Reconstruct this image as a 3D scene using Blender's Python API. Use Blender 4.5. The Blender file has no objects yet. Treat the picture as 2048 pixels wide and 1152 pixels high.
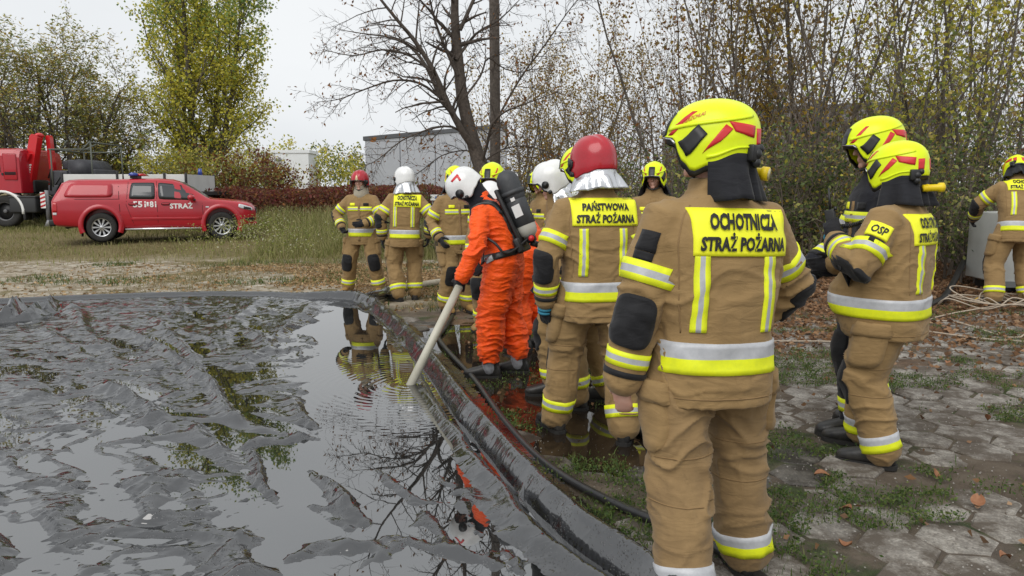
import bpy, bmesh, math, random
import numpy as np
from mathutils import Vector, Matrix
from mathutils.bvhtree import BVHTree

SC = bpy.context.scene
COL = SC.collection
R = math.radians
M = {}

# ------------------------------------------------------------------ camera
CAMH, PITCH, FPX = 1.55, R(7.4), 1479.1
cam_d = bpy.data.cameras.new('camera'); cam = bpy.data.objects.new('camera', cam_d); COL.objects.link(cam)
cam_d.sensor_width = 36; cam_d.lens = 26.0; cam_d.clip_start = 0.05; cam_d.clip_end = 2000
cam.location = (0, 0, CAMH); cam.rotation_euler = (R(90) - PITCH, 0, 0)
SC.camera = cam

# ------------------------------------------------------------------ sky and sun (overcast)
SUN_EL, SUN_AZ = R(48), R(-25)          # azimuth of the direction the light comes from, measured from -Y (behind the camera)
world = bpy.data.worlds.new('World'); SC.world = world; world.use_nodes = True
nt = world.node_tree; nt.nodes.clear()
n_out = nt.nodes.new('ShaderNodeOutputWorld'); n_bg = nt.nodes.new('ShaderNodeBackground')
n_sky = nt.nodes.new('ShaderNodeTexSky'); n_sky.sky_type = 'NISHITA'; n_sky.sun_disc = False
n_sky.sun_elevation = SUN_EL; n_sky.sun_rotation = R(180) + SUN_AZ; n_sky.air_density = 1.0; n_sky.dust_density = 3.0
n_hs = nt.nodes.new('ShaderNodeHueSaturation'); n_hs.inputs['Saturation'].default_value = 0.2
n_mix = nt.nodes.new('ShaderNodeMix'); n_mix.data_type = 'RGBA'; n_mix.inputs['Factor'].default_value = 0.93
tc = nt.nodes.new('ShaderNodeTexCoord'); mp = nt.nodes.new('ShaderNodeMapping'); mp.inputs['Scale'].default_value = (1.2, 1.2, 3.0)
nz = nt.nodes.new('ShaderNodeTexNoise'); nz.inputs['Scale'].default_value = 1.6; nz.inputs['Detail'].default_value = 5; nz.inputs['Roughness'].default_value = .5
rp = nt.nodes.new('ShaderNodeValToRGB')
rp.color_ramp.elements[0].position = .3; rp.color_ramp.elements[0].color = (.665, .69, .715, 1)
rp.color_ramp.elements[1].position = .7; rp.color_ramp.elements[1].color = (.775, .795, .81, 1)
n_mul = nt.nodes.new('ShaderNodeVectorMath'); n_mul.operation = 'SCALE'; n_mul.inputs['Scale'].default_value = 10.0
nt.links.new(tc.outputs['Generated'], mp.inputs['Vector']); nt.links.new(mp.outputs['Vector'], nz.inputs['Vector'])
nt.links.new(nz.outputs['Fac'], rp.inputs['Fac']); nt.links.new(rp.outputs['Color'], n_mul.inputs[0])
nt.links.new(n_sky.outputs['Color'], n_hs.inputs['Color']); nt.links.new(n_hs.outputs['Color'], n_mix.inputs[6])
nt.links.new(n_mul.outputs['Vector'], n_mix.inputs[7]); nt.links.new(n_mix.outputs[2], n_bg.inputs['Color'])
n_bg.inputs['Strength'].default_value = 0.10
nt.links.new(n_bg.outputs['Background'], n_out.inputs['Surface'])
sun_d = bpy.data.lights.new('sun', 'SUN'); sun = bpy.data.objects.new('sun', sun_d); COL.objects.link(sun)
sun_d.energy = 1.5; sun_d.angle = R(50); sun_d.color = (1, .97, .93)
sun.rotation_euler = (R(90) - SUN_EL, 0, SUN_AZ)
SC.view_settings.view_transform = 'Standard'; SC.view_settings.look = 'None'
SC.view_settings.exposure = 0.27; SC.view_settings.gamma = 1.0; SC.view_settings.use_curve_mapping = False
SC.cycles.max_bounces = 6; SC.cycles.diffuse_bounces = 2; SC.cycles.glossy_bounces = 3
SC.cycles.transparent_max_bounces = 6; SC.cycles.use_denoising = True

# ------------------------------------------------------------------ pixel to place
def pray(px, py):
    u, v = px - 1024.0, 576.0 - py
    return u, FPX * math.cos(PITCH) + v * math.sin(PITCH), -FPX * math.sin(PITCH) + v * math.cos(PITCH)
def gp(px, py, z=0.0):
    x, y, w = pray(px, py); t = (z - CAMH) / w
    return Vector((x * t, y * t, z))
def dp(px, py, Y):
    x, y, w = pray(px, py); t = Y / y
    return Vector((x * t, Y, CAMH + w * t))

# ------------------------------------------------------------------ noise
def _hash(ix, iy, iz, seed):
    with np.errstate(over='ignore'):
        h = (ix.astype(np.int64) * 374761393 + iy.astype(np.int64) * 668265263 + iz.astype(np.int64) * 2147483647 + seed * 974634541) & 0xffffffff
        h = ((h ^ (h >> 13)) * 1274126177) & 0xffffffff
        h = (h ^ (h >> 16)) & 0xffff
    return h.astype(np.float64) / 32767.5 - 1.0
def vnoise(P, seed=0):
    P = np.asarray(P, float); i = np.floor(P).astype(np.int64); f = P - i; f = f * f * f * (f * (f * 6 - 15) + 10)
    x, y, z = i[:, 0], i[:, 1], i[:, 2]; fx, fy, fz = f[:, 0], f[:, 1], f[:, 2]
    r = 0
    for dx in (0, 1):
        for dy in (0, 1):
            for dz in (0, 1):
                w = (fx if dx else 1 - fx) * (fy if dy else 1 - fy) * (fz if dz else 1 - fz)
                r = r + w * _hash(x + dx, y + dy, z + dz, seed)
    return r
def fbm(P, seed=0, octv=4, rough=.5):
    a, s, r, q = 1., 0., 0., np.asarray(P, float)
    for k in range(octv):
        r = r + a * vnoise(q, seed + k * 17); s += a; a *= rough; q = q * 2.03
    return r / s
def fbm2(x, y, scale, seed=0, octv=4, rough=.5):
    x = np.asarray(x, float); sh = x.shape
    P = np.stack([x.ravel() * scale, np.asarray(y, float).ravel() * scale, np.zeros(x.size) + .37], 1)
    return fbm(P, seed, octv, rough).reshape(sh)
def sstep(a, b, x):
    t = np.clip((np.asarray(x, float) - a) / (b - a), 0, 1); return t * t * (3 - 2 * t)

# ------------------------------------------------------------------ materials
def mat(name, color, rough=.7, spec=.5, metal=0., noise=None, bump=None, coat=0., trans=0., alpha=1., sheen=0., ior=1.5):
    """noise=(scale, colour2, detail[, lo, hi]); bump=(scale, strength, distance)"""
    m = bpy.data.materials.new(name); m.use_nodes = True; t = m.node_tree; b = t.nodes['Principled BSDF']
    b.inputs['Base Color'].default_value = (*color, 1); b.inputs['Roughness'].default_value = rough
    b.inputs['Specular IOR Level'].default_value = spec; b.inputs['Metallic'].default_value = metal
    b.inputs['IOR'].default_value = ior
    if coat: b.inputs['Coat Weight'].default_value = coat; b.inputs['Coat Roughness'].default_value = .06
    if trans: b.inputs['Transmission Weight'].default_value = trans
    if alpha < 1: b.inputs['Alpha'].default_value = alpha
    if sheen: b.inputs['Sheen Weight'].default_value = sheen
    if noise or bump: c = t.nodes.new('ShaderNodeTexCoord')
    if noise:
        nz = t.nodes.new('ShaderNodeTexNoise'); nz.inputs['Scale'].default_value = noise[0]; nz.inputs['Detail'].default_value = noise[2]
        nz.inputs['Roughness'].default_value = .62
        rp = t.nodes.new('ShaderNodeValToRGB'); lo, hi = (noise[3], noise[4]) if len(noise) > 3 else (.35, .68)
        rp.color_ramp.elements[0].position = lo; rp.color_ramp.elements[1].position = hi
        rp.color_ramp.elements[0].color = (*color, 1); rp.color_ramp.elements[1].color = (*noise[1], 1)
        t.links.new(c.outputs['Object'], nz.inputs['Vector']); t.links.new(nz.outputs['Fac'], rp.inputs['Fac']); t.links.new(rp.outputs['Color'], b.inputs['Base Color'])
    if bump:
        bs = bump if isinstance(bump[0], tuple) else (bump,)
        prev = None
        for s, st, d in bs:
            nz = t.nodes.new('ShaderNodeTexNoise'); nz.inputs['Scale'].default_value = s; nz.inputs['Detail'].default_value = 4
            bp = t.nodes.new('ShaderNodeBump'); bp.inputs['Strength'].default_value = st; bp.inputs['Distance'].default_value = d
            t.links.new(c.outputs['Object'], nz.inputs['Vector']); t.links.new(nz.outputs['Fac'], bp.inputs['Height'])
            if prev: t.links.new(prev.outputs['Normal'], bp.inputs['Normal'])
            prev = bp
        t.links.new(prev.outputs['Normal'], b.inputs['Normal'])
    return m
def island_mat(name, cols, rough=.6, trans=.45, spec=.3, vary=.0):
    """every leaf or blade takes a colour of its own"""
    m = bpy.data.materials.new(name); m.use_nodes = True; t = m.node_tree; b = t.nodes['Principled BSDF']
    g = t.nodes.new('ShaderNodeNewGeometry'); rp = t.nodes.new('ShaderNodeValToRGB')
    e = rp.color_ramp.elements
    while len(e) < len(cols): e.new(.5)
    for k, c in enumerate(cols):
        e[k].position = k / (len(cols) - 1); 
    for k, c in enumerate(cols): e[k].color = (*c, 1)
    t.links.new(g.outputs['Random Per Island'], rp.inputs['Fac']); t.links.new(rp.outputs['Color'], b.inputs['Base Color'])
    b.inputs['Roughness'].default_value = rough; b.inputs['Specular IOR Level'].default_value = spec
    if trans:
        tr = t.nodes.new('ShaderNodeBsdfTranslucent'); mx = t.nodes.new('ShaderNodeMixShader'); mx.inputs[0].default_value = trans
        t.links.new(rp.outputs['Color'], tr.inputs['Color']); t.links.new(b.outputs[0], mx.inputs[1]); t.links.new(tr.outputs[0], mx.inputs[2])
        t.links.new(mx.outputs[0], t.nodes['Material Output'].inputs['Surface'])
    return m

# ------------------------------------------------------------------ objects
def tag(o, label=None, cat=None, group=None, kind=None):
    if label: o['label'] = label
    if cat: o['category'] = cat
    if group: o['group'] = group
    if kind: o['kind'] = kind
    return o
def empty(name, loc=(0, 0, 0), rz=0., label=None, cat=None, group=None, scale=1.):
    o = bpy.data.objects.new(name, None); COL.objects.link(o); o.empty_display_size = .1
    o.location = loc; o.rotation_euler = (0, 0, rz); o.scale = (scale,) * 3
    return tag(o, label, cat, group)
def add_mesh(name, me, parent=None, mats=()):
    for m in mats: me.materials.append(m)
    o = bpy.data.objects.new(name, me); COL.objects.link(o)
    if parent is not None: o.parent = parent
    return o
def np_mesh(name, V, F, smooth=True, mi=None):
    """V (n,3); F (m,3) or (m,4) array"""
    V = np.ascontiguousarray(V, np.float32); F = np.ascontiguousarray(F, np.int32); k = F.shape[1]
    me = bpy.data.meshes.new(name); me.vertices.add(len(V)); me.vertices.foreach_set('co', V.ravel())
    me.loops.add(F.size); me.loops.foreach_set('vertex_index', F.ravel())
    me.polygons.add(len(F)); me.polygons.foreach_set('loop_start', np.arange(0, F.size, k, dtype=np.int32))
    if mi is not None: me.polygons.foreach_set('material_index', np.ascontiguousarray(mi, np.int32))
    me.update(calc_edges=True); me.validate()
    if smooth: me.polygons.foreach_set('use_smooth', np.ones(len(me.polygons), bool))
    return me
def copy_tree(o, parent=None):
    c = o.copy(); COL.objects.link(c)
    if parent is not None: c.parent = parent
    for ch in list(o.children): copy_tree(ch, c)
    return c

class MB:
    """collects verts and faces, builds ONE mesh"""
    def __init__(s): s.v = []; s.f = []; s.m = []; s.sm = []
    def add(s, vs, fs, m=0, smooth=True):
        o = len(s.v); s.v.extend([tuple(p) for p in vs]); s.f.extend([tuple(i + o for i in f) for f in fs])
        s.m.extend([m] * len(fs)); s.sm.extend([smooth] * len(fs)); return s
    def box(s, c, d, rot=None, m=0, bev=0.):
        bm = bmesh.new(); bmesh.ops.create_cube(bm, size=1)
        for v in bm.verts: v.co = Vector((v.co.x * d[0], v.co.y * d[1], v.co.z * d[2]))
        if bev: bmesh.ops.bevel(bm, geom=bm.edges[:], offset=bev, segments=2, affect='EDGES', profile=.6)
        M = Matrix.Translation(Vector(c)) @ (rot.to_4x4() if rot is not None else Matrix())
        bm.verts.index_update()
        s.add([M @ v.co for v in bm.verts], [[v.index for v in f.verts] for f in bm.faces], m, bool(bev)); bm.free(); return s
    def loft(s, secs, m=0, cap=True, smooth=True, closed=True):
        """secs: list of equal-length point rings"""
        n = len(secs[0]); vs = [p for r in secs for p in r]; fs = []
        for i in range(len(secs) - 1):
            for j in range(n if closed else n - 1):
                a, b = i * n + j, i * n + (j + 1) % n
                fs.append((a, b, b + n, a + n))
        if cap: fs.append(tuple(range(n - 1, -1, -1))); fs.append(tuple(range((len(secs) - 1) * n, len(secs) * n)))
        return s.add(vs, fs, m, smooth)
    def tube(s, pts, rad, n=12, m=0, cap=True, flat=None):
        pts = [Vector(p) for p in pts]; 
        if not hasattr(rad, '__len__'): rad = [rad] * len(pts)
        secs = []; up = None
        for i, p in enumerate(pts):
            t = (pts[min(i + 1, len(pts) - 1)] - pts[max(i - 1, 0)])
            t = t.normalized() if t.length > 1e-9 else Vector((0, 0, 1))
            if up is None:
                up = Vector((0, 1, 0)) if abs(t.z) > .7 else Vector((0, 0, 1))
            x = up.cross(t); 
            if x.length < 1e-6: x = Vector((1, 0, 0)).cross(t)
            x.normalize(); y = t.cross(x).normalized(); up = y
            r = rad[i]; rx, ry = r if hasattr(r, '__len__') else (r, r)
            secs.append([p + x * (rx * math.cos(2 * math.pi * k / n)) + y * (ry * math.sin(2 * math.pi * k / n)) for k in range(n)])
        return s.loft(secs, m, cap)
    def caps_tube(s, pts, rad, n=14, m=0):
        """tube with rounded ends"""
        pts = [Vector(p) for p in pts]; rad = list(rad) if hasattr(rad, '__len__') else [rad] * len(pts)
        a = (pts[0] - pts[1]).normalized(); b = (pts[-1] - pts[-2]).normalized()
        P, Q = [], []
        for q in (.02, .5, .87): P.append(pts[0] + a * rad[0] * math.sqrt(1 - q * q)); Q.append(rad[0] * q)
        P += pts; Q += rad
        for q in (.87, .5, .02): P.append(pts[-1] + b * rad[-1] * math.sqrt(1 - q * q)); Q.append(rad[-1] * q)
        return s.tube(P, Q, n, m)
    def ell(s, c, r, rot=None, nu=16, nv=10, m=0):
        vs, fs = [], []; M = rot if rot is not None else Matrix.Identity(3); c = Vector(c)
        for i in range(nv + 1):
            ph = math.pi * i / nv
            ph = min(max(ph, .01), math.pi - .01)
            for j in range(nu):
                th = 2 * math.pi * j / nu
                vs.append(c + M @ Vector((r[0] * math.sin(ph) * math.cos(th), r[1] * math.sin(ph) * math.sin(th), r[2] * math.cos(ph))))
        for i in range(nv):
            for j in range(nu):
                a, b = i * nu + j, i * nu + (j + 1) % nu
                fs.append((a, a + nu, b + nu, b))
        fs.append(tuple(range(nu))); fs.append(tuple(range(nv * nu + nu - 1, nv * nu - 1, -1)))
        return s.add(vs, fs, m)
    def prism(s, poly, y0, y1, m=0, axis='y'):
        """2D polygon (a,b) extruded along an axis"""
        n = len(poly)
        def P(a, b, h): return (a, h, b) if axis == 'y' else ((h, a, b) if axis == 'x' else (a, b, h))
        vs = [P(a, b, y0) for a, b in poly] + [P(a, b, y1) for a, b in poly]
        fs = [tuple(range(n)), tuple(range(2 * n - 1, n - 1, -1))] + [(i, i + n, (i + 1) % n + n, (i + 1) % n) for i in range(n)]
        return s.add(vs, fs, m, False)
    def mesh(s, name):
        me = bpy.data.meshes.new(name); me.from_pydata(s.v, [], s.f)
        me.polygons.foreach_set('material_index', s.m); me.polygons.foreach_set('use_smooth', s.sm)
        bm = bmesh.new(); bm.from_mesh(me); bmesh.ops.recalc_face_normals(bm, faces=bm.faces); bm.to_mesh(me); bm.free()
        me.update(); return me
    def build(s, name, mats, parent=None):
        return add_mesh(name, s.mesh(name), parent, mats if isinstance(mats, (list, tuple)) else (mats,))

def remesh(mb, voxel, smooth=4, disp=None):
    """join the closed pieces of mb into one continuous skin; returns V, polys"""
    me = mb.mesh('tmp'); o = bpy.data.objects.new('tmp', me); COL.objects.link(o)
    md = o.modifiers.new('r', 'REMESH'); md.mode = 'VOXEL'; md.voxel_size = voxel; md.adaptivity = 0
    if smooth:
        ms = o.modifiers.new('s', 'SMOOTH'); ms.factor = .5; ms.iterations = smooth
    dg = bpy.context.evaluated_depsgraph_get(); ev = o.evaluated_get(dg); m2 = bpy.data.meshes.new_from_object(ev)
    bpy.data.objects.remove(o); bpy.data.meshes.remove(me)
    n = len(m2.vertices); V = np.empty(n * 3); m2.vertices.foreach_get('co', V); V = V.reshape(-1, 3)
    if disp is not None:
        N = np.empty(n * 3); m2.vertices.foreach_get('normal', N); N = N.reshape(-1, 3)
        V = V + N * disp(V)[:, None]; m2.vertices.foreach_set('co', V.astype(np.float32).ravel()); m2.update()
    m2.polygons.foreach_set('use_smooth', np.ones(len(m2.polygons), bool))
    bv = BVHTree.FromPolygons([Vector(p) for p in V], [tuple(p.vertices) for p in m2.polygons])
    return m2, bv

# ---- pieces laid onto a surface (cloth patches, bands, decals)
def skirted(grid, hits_n, off, name, mats, parent, mi=None, closed_u=False):
    """grid[i][j] = surface points, hits_n = outward normals; raises the sheet by off and closes its border down to the surface"""
    ni, nj = len(grid), len(grid[0]); vs = [grid[i][j] + hits_n[i][j] * off for i in range(ni) for j in range(nj)]; fs, ms = [], []
    for i in range(ni - 1):
        for j in range(nj if closed_u else nj - 1):
            j2 = (j + 1) % nj
            fs.append((i * nj + j, i * nj + j2, (i + 1) * nj + j2, (i + 1) * nj + j)); ms.append(mi(i, j) if mi else 0)
    def border(seq, cell, loop):
        b = len(vs)
        for (i, j) in seq: vs.append(grid[i][j] - hits_n[i][j] * .004)
        L = len(seq)
        for k in range(L if loop else L - 1):
            k2 = (k + 1) % L; a, c = seq[k], seq[k2]
            fs.append((a[0] * nj + a[1], c[0] * nj + c[1], b + k2, b + k)); ms.append(cell(k))
    g = (lambda i, j: mi(min(i, ni - 2), min(j, nj - 1 if closed_u else nj - 2))) if mi else (lambda i, j: 0)
    border([(0, j) for j in range(nj)], lambda k: g(0, k), closed_u); border([(ni - 1, j) for j in range(nj)], lambda k: g(ni - 1, k), closed_u)
    if not closed_u:
        border([(i, 0) for i in range(ni)], lambda k: g(k, 0), False); border([(i, nj - 1) for i in range(ni)], lambda k: g(k, nj - 1), False)
    me = bpy.data.meshes.new(name); me.from_pydata([tuple(v) for v in vs], [], fs)
    me.polygons.foreach_set('material_index', ms); me.polygons.foreach_set('use_smooth', [True] * len(fs))
    bm = bmesh.new(); bm.from_mesh(me); bmesh.ops.recalc_face_normals(bm, faces=bm.faces); bm.to_mesh(me); bm.free()
    return add_mesh(name, me, parent, mats)
def cast(bv, c, d, back=.5, maxd=1.2, lim=None):
    """first surface met when coming from c - d*back along d"""
    h = bv.ray_cast(c - d * back, d, maxd)
    if h[0] is None or (lim is not None and (h[0] - c).length > lim):
        h2 = bv.find_nearest(c); return h2[0], -d
    return h[0], (-d * .6 + h[1] * (.4 if h[1].dot(d) < 0 else -.4)).normalized()
def patch(bv, c, ux, uz, w, h, name, mats, parent, nx=8, ny=5, off=.004, mi=None, lim=None, shape=None, back=.5):
    ux = Vector(ux).normalized(); uz = Vector(uz).normalized(); d = ux.cross(uz).normalized() * -1; c = Vector(c)
    # d points from the outside towards the surface; outside is ux x uz
    G, N = [], []
    for i in range(ny + 1):
        g, nn = [], []
        for j in range(nx + 1):
            a, b = j / nx * 2 - 1, i / ny * 2 - 1
            if shape == 'round':
                k = (abs(a) ** 4 + abs(b) ** 4) ** .25; mx = max(abs(a), abs(b)); 
                if k > 0: a, b = a * mx / k, b * mx / k
            elif shape: a, b = shape(a, b)
            p, n = cast(bv, c + ux * (a * w / 2) + uz * (b * h / 2), d, back=back, lim=lim)
            g.append(p); nn.append(n)
        G.append(g); N.append(nn)
    return skirted(G, N, off, name, mats, parent, mi)
def ring(bv, A, Bp, at, bands, rexp, name, mats, parent, n=36, off=.004, tilt=None, cap=1.4, axes=None):
    """closed band round a limb A->Bp at distance `at` from A; bands = [(width, material index)]"""
    A, Bp = Vector(A), Vector(Bp); t = (Bp - A).normalized()
    x = Vector((1, 0, 0)) - t * t.x; x.normalize(); y = t.cross(x)
    tot = sum(b[0] for b in bands); z0 = at - tot / 2; rows = [z0]; ids = []
    for w, m in bands:
        k = max(1, int(round(w / .018)))
        for _ in range(k): rows.append(rows[-1] + w / k); ids.append(m)
    G, N = [], []
    for z in rows:
        g, nn = [], []
        for k in range(n):
            a = 2 * math.pi * k / n; d = x * math.cos(a) + y * math.sin(a); o = A + t * z
            if tilt: o = o + t * (tilt[0] * math.cos(a) + tilt[1] * math.sin(a))
            re = rexp if not axes else 1 / math.sqrt((math.cos(a) / axes[0]) ** 2 + (math.sin(a) / axes[1]) ** 2)
            h = bv.ray_cast(o, d, re * cap)
            p = h[0] if h[0] is not None else o + d * re
            g.append(p); nn.append(d)
        G.append(g); N.append(nn)
    return skirted(G, N, off, name, mats, parent, lambda i, j: ids[min(i, len(ids) - 1)], True)

def text_mesh(s, bold=.02, res=2):
    cu = bpy.data.curves.new('t', 'FONT'); cu.body = s; cu.offset = bold; cu.resolution_u = res
    o = bpy.data.objects.new('t', cu); COL.objects.link(o)
    m = bpy.data.meshes.new_from_object(o.evaluated_get(bpy.context.evaluated_depsgraph_get()))
    V = [v.co.copy() for v in m.vertices]; F = [tuple(p.vertices) for p in m.polygons]
    bpy.data.objects.remove(o); bpy.data.curves.remove(cu); bpy.data.meshes.remove(m)
    x0 = min(v.x for v in V); x1 = max(v.x for v in V); y0 = min(v.y for v in V); y1 = max(v.y for v in V)
    return [((v.x - x0) / (x1 - x0) * 2 - 1, (v.y - y0) / (y1 - y0) * 2 - 1) for v in V], F
def text_on(bv, c, ux, uz, w, h, s, name, m, parent, off=.006, bold=.02, slant=0., lim=None, join=None, back=.5):
    ux = Vector(ux).normalized(); uz = Vector(uz).normalized(); d = ux.cross(uz).normalized() * -1; c = Vector(c)
    uv, F = text_mesh(s, bold); V = []
    for a, b in uv:
        p, n = cast(bv, c + ux * (a * w / 2 + slant * b * h / 2) + uz * (b * h / 2), d, lim=lim, back=back)
        V.append(p - d * off)
    if join is not None:          # into an existing mesh as an additional material
        me = join.data; bm = bmesh.new(); bm.from_mesh(me); base = [bm.verts.new(v) for v in V]
        k = len(me.materials); me.materials.append(m)
        for f in F:
            try: q = bm.faces.new([base[i] for i in f]); q.material_index = k
            except ValueError: pass
        bm.to_mesh(me); bm.free(); return join
    me = bpy.data.meshes.new(name); me.from_pydata([tuple(v) for v in V], [], F)
    return add_mesh(name, me, parent, (m,))
# ================================================================== the ground
def puddle_d(x, y):
    """distance to the middle of the low wet strip beside the basin"""
    A, B = np.array([-.45, 8.0]), np.array([.62, 4.6]); d = B - A; t = np.clip(((x - A[0]) * d[0] + (y - A[1]) * d[1]) / d.dot(d), 0, 1)
    return np.hypot(x - A[0] - t * d[0], y - A[1] - t * d[1])
def terrain(x, y):
    x = np.asarray(x, float); y = np.asarray(y, float)
    z = .043 * np.clip(y - 16.8, 0, 25) + .05 * sstep(12.5, 16, y) * .3
    z = z + .18 * sstep(2.6, 6.0, x) * sstep(5.5, 9.0, y)
    return z - .026 * sstep(1.05, .30, puddle_d(x, y))
def ground_mat():
    m = bpy.data.materials.new('earth'); m.use_nodes = True; t = m.node_tree; b = t.nodes['Principled BSDF']; N = t.nodes.new; L = t.links.new
    c = N('ShaderNodeTexCoord'); sep = N('ShaderNodeSeparateXYZ'); L(c.outputs['Object'], sep.inputs[0])
    def noise(s, d, r=.6):
        n = N('ShaderNodeTexNoise'); n.inputs['Scale'].default_value = s; n.inputs['Detail'].default_value = d; n.inputs['Roughness'].default_value = r; L(c.outputs['Object'], n.inputs['Vector']); return n.outputs['Fac']
    def ramp(f, stops):
        r = N('ShaderNodeValToRGB'); e = r.color_ramp.elements
        while len(e) < len(stops): e.new(.5)
        for k, (p, col) in enumerate(stops): e[k].position = p; e[k].color = (*col, 1)
        L(f, r.inputs['Fac']); return r.outputs['Color']
    def mix(f, a, bb):
        q = N('ShaderNodeMix'); q.data_type = 'RGBA'; L(f, q.inputs['Factor']); L(a, q.inputs[6]); L(bb, q.inputs[7]); return q.outputs[2]
    def mrange(f, a, bb):
        q = N('ShaderNodeMapRange'); q.interpolation_type = 'SMOOTHSTEP'; q.inputs['From Min'].default_value = a; q.inputs['From Max'].default_value = bb; L(f, q.inputs['Value']); return q.outputs['Result']
    def math_(op, a, bb):
        q = N('ShaderNodeMath'); q.operation = op
        for k, v in ((0, a), (1, bb)):
            if isinstance(v, float): q.inputs[k].default_value = v
            else: L(v, q.inputs[k])
        return q.outputs[0]
    soil = ramp(noise(3.5, 9, .7), [(.3, (.055, .042, .032)), (.5, (.11, .085, .062)), (.72, (.17, .14, .105))])
    moss = ramp(noise(14, 6), [(.3, (.020, .028, .010)), (.7, (.055, .075, .022))])
    sand = ramp(noise(5, 8, .7), [(.3, (.17, .135, .09)), (.55, (.40, .345, .26)), (.8, (.56, .50, .41))])
    straw = ramp(noise(9, 7, .7), [(.3, (.09, .08, .03)), (.7, (.22, .17, .08))])
    col = mix(mrange(noise(1.7, 5), .50, .62), soil, moss)
    wob = math_('ADD', sep.outputs['Y'], math_('MULTIPLY', math_('SUBTRACT', noise(.55, 4), .5), 5.0))
    col = mix(mrange(wob, 9.6, 10.6), col, sand)
    col = mix(math_('MULTIPLY', mrange(noise(.9, 6, .7), .46, .58), mrange(wob, 9.6, 11.)), col, straw)
    right = mrange(math_('ADD', sep.outputs['X'], math_('MULTIPLY', math_('SUBTRACT', noise(.8, 3), .5), 3.0)), -1.8, .3)
    dirtr = mix(mrange(noise(2.1, 7), .4, .62), soil, ramp(noise(24, 5), [(.35, (.13, .07, .035)), (.65, (.22, .13, .075))]))
    col = mix(math_('MULTIPLY', right, mrange(sep.outputs['Y'], 5.0, 8.5)), col, dirtr)
    col = mix(mrange(wob, 15.5, 18.), col, straw)
    L(col, b.inputs['Base Color'])
    # wet near the basin: smoother, glossier
    wx = math_('ADD', math_('MULTIPLY', sep.outputs['X'], 1.0), math_('MULTIPLY', sep.outputs['Y'], .38))
    wet = math_('MULTIPLY', mrange(wx, 4.1, 3.2), mrange(sep.outputs['Y'], 10.5, 8.5))
    rr = N('ShaderNodeMapRange'); rr.inputs['To Min'].default_value = .95; rr.inputs['To Max'].default_value = .5; L(wet, rr.inputs['Value']); L(rr.outputs['Result'], b.inputs['Roughness'])
    b.inputs['Specular IOR Level'].default_value = .3
    bp = N('ShaderNodeBump'); bp.inputs['Strength'].default_value = .7; bp.inputs['Distance'].default_value = .03; L(noise(22, 8, .75), bp.inputs['Height']); L(bp.outputs['Normal'], b.inputs['Normal'])
    return m
M['earth'] = ground_mat()
def axis(pts):
    out = [np.array([pts[0][0]])]
    for (a, _), (b, st) in zip(pts, pts[1:]): n = max(1, int(round((b - a) / st))); out.append(np.linspace(a, b, n + 1)[1:])
    return np.concatenate(out)
def grid_faces(ny, nx):
    i = np.arange(ny * nx).reshape(ny, nx); return np.stack([i[:-1, :-1], i[:-1, 1:], i[1:, 1:], i[1:, :-1]], -1).reshape(-1, 4)
gx = axis([(-600, 0), (-60, 60), (-16, 2), (-4, .3), (5, .07), (14, .5), (60, 4), (600, 60)]); gy = axis([(-60, 0), (-4, 8), (1.5, .3), (10, .07), (20, .3), (60, 2), (900, 70)])
XX, YY = np.meshgrid(gx, gy); ZZ = terrain(XX, YY) - .016 + .018 * fbm2(XX, YY, 2.0, 3, 4) + .016 * fbm2(XX, YY, 7., 8, 3) * (np.abs(XX) < 20)
ground = tag(add_mesh('ground', np_mesh('ground', np.stack([XX, YY, ZZ], -1).reshape(-1, 3), grid_faces(*XX.shape)), None, (M['earth'],)), kind='structure')

# ------------------------------------------------------------------ basin outline
RIM = [gp(*p, .085) for p in ((1560, 1420), (1420, 1270), (1292, 1150), (1180, 1075), (1085, 990), (1005, 900), (935, 820), (872, 735), (806, 660), (752, 612), (716, 598), (640, 594), (540, 588), (400, 588), (250, 592), (120, 597), (0, 603), (-200, 615), (-420, 640))]
RIMA = np.array([(p.x, p.y) for p in RIM])
def seg_dist(x, y, P):
    """distance to a polyline, side (positive on its left) and run along it"""
    best = np.full(x.shape, 1e9); side = np.zeros(x.shape); run = np.zeros(x.shape); L0 = 0.
    for a, b in zip(P[:-1], P[1:]):
        d = b - a; l2 = d.dot(d); t = np.clip(((x - a[0]) * d[0] + (y - a[1]) * d[1]) / l2, 0, 1)
        ex, ey = x - a[0] - t * d[0], y - a[1] - t * d[1]; q = np.hypot(ex, ey); k = q < best
        best = np.where(k, q, best); side = np.where(k, np.sign(d[0] * (y - a[1]) - d[1] * (x - a[0])), side); run = np.where(k, L0 + t * math.sqrt(l2), run); L0 += math.sqrt(l2)
    return best, side, run
def rim_sd(x, y):
    d, s, r = seg_dist(np.asarray(x, float), np.asarray(y, float), RIMA); return d * s, r        # positive inside the basin

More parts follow.
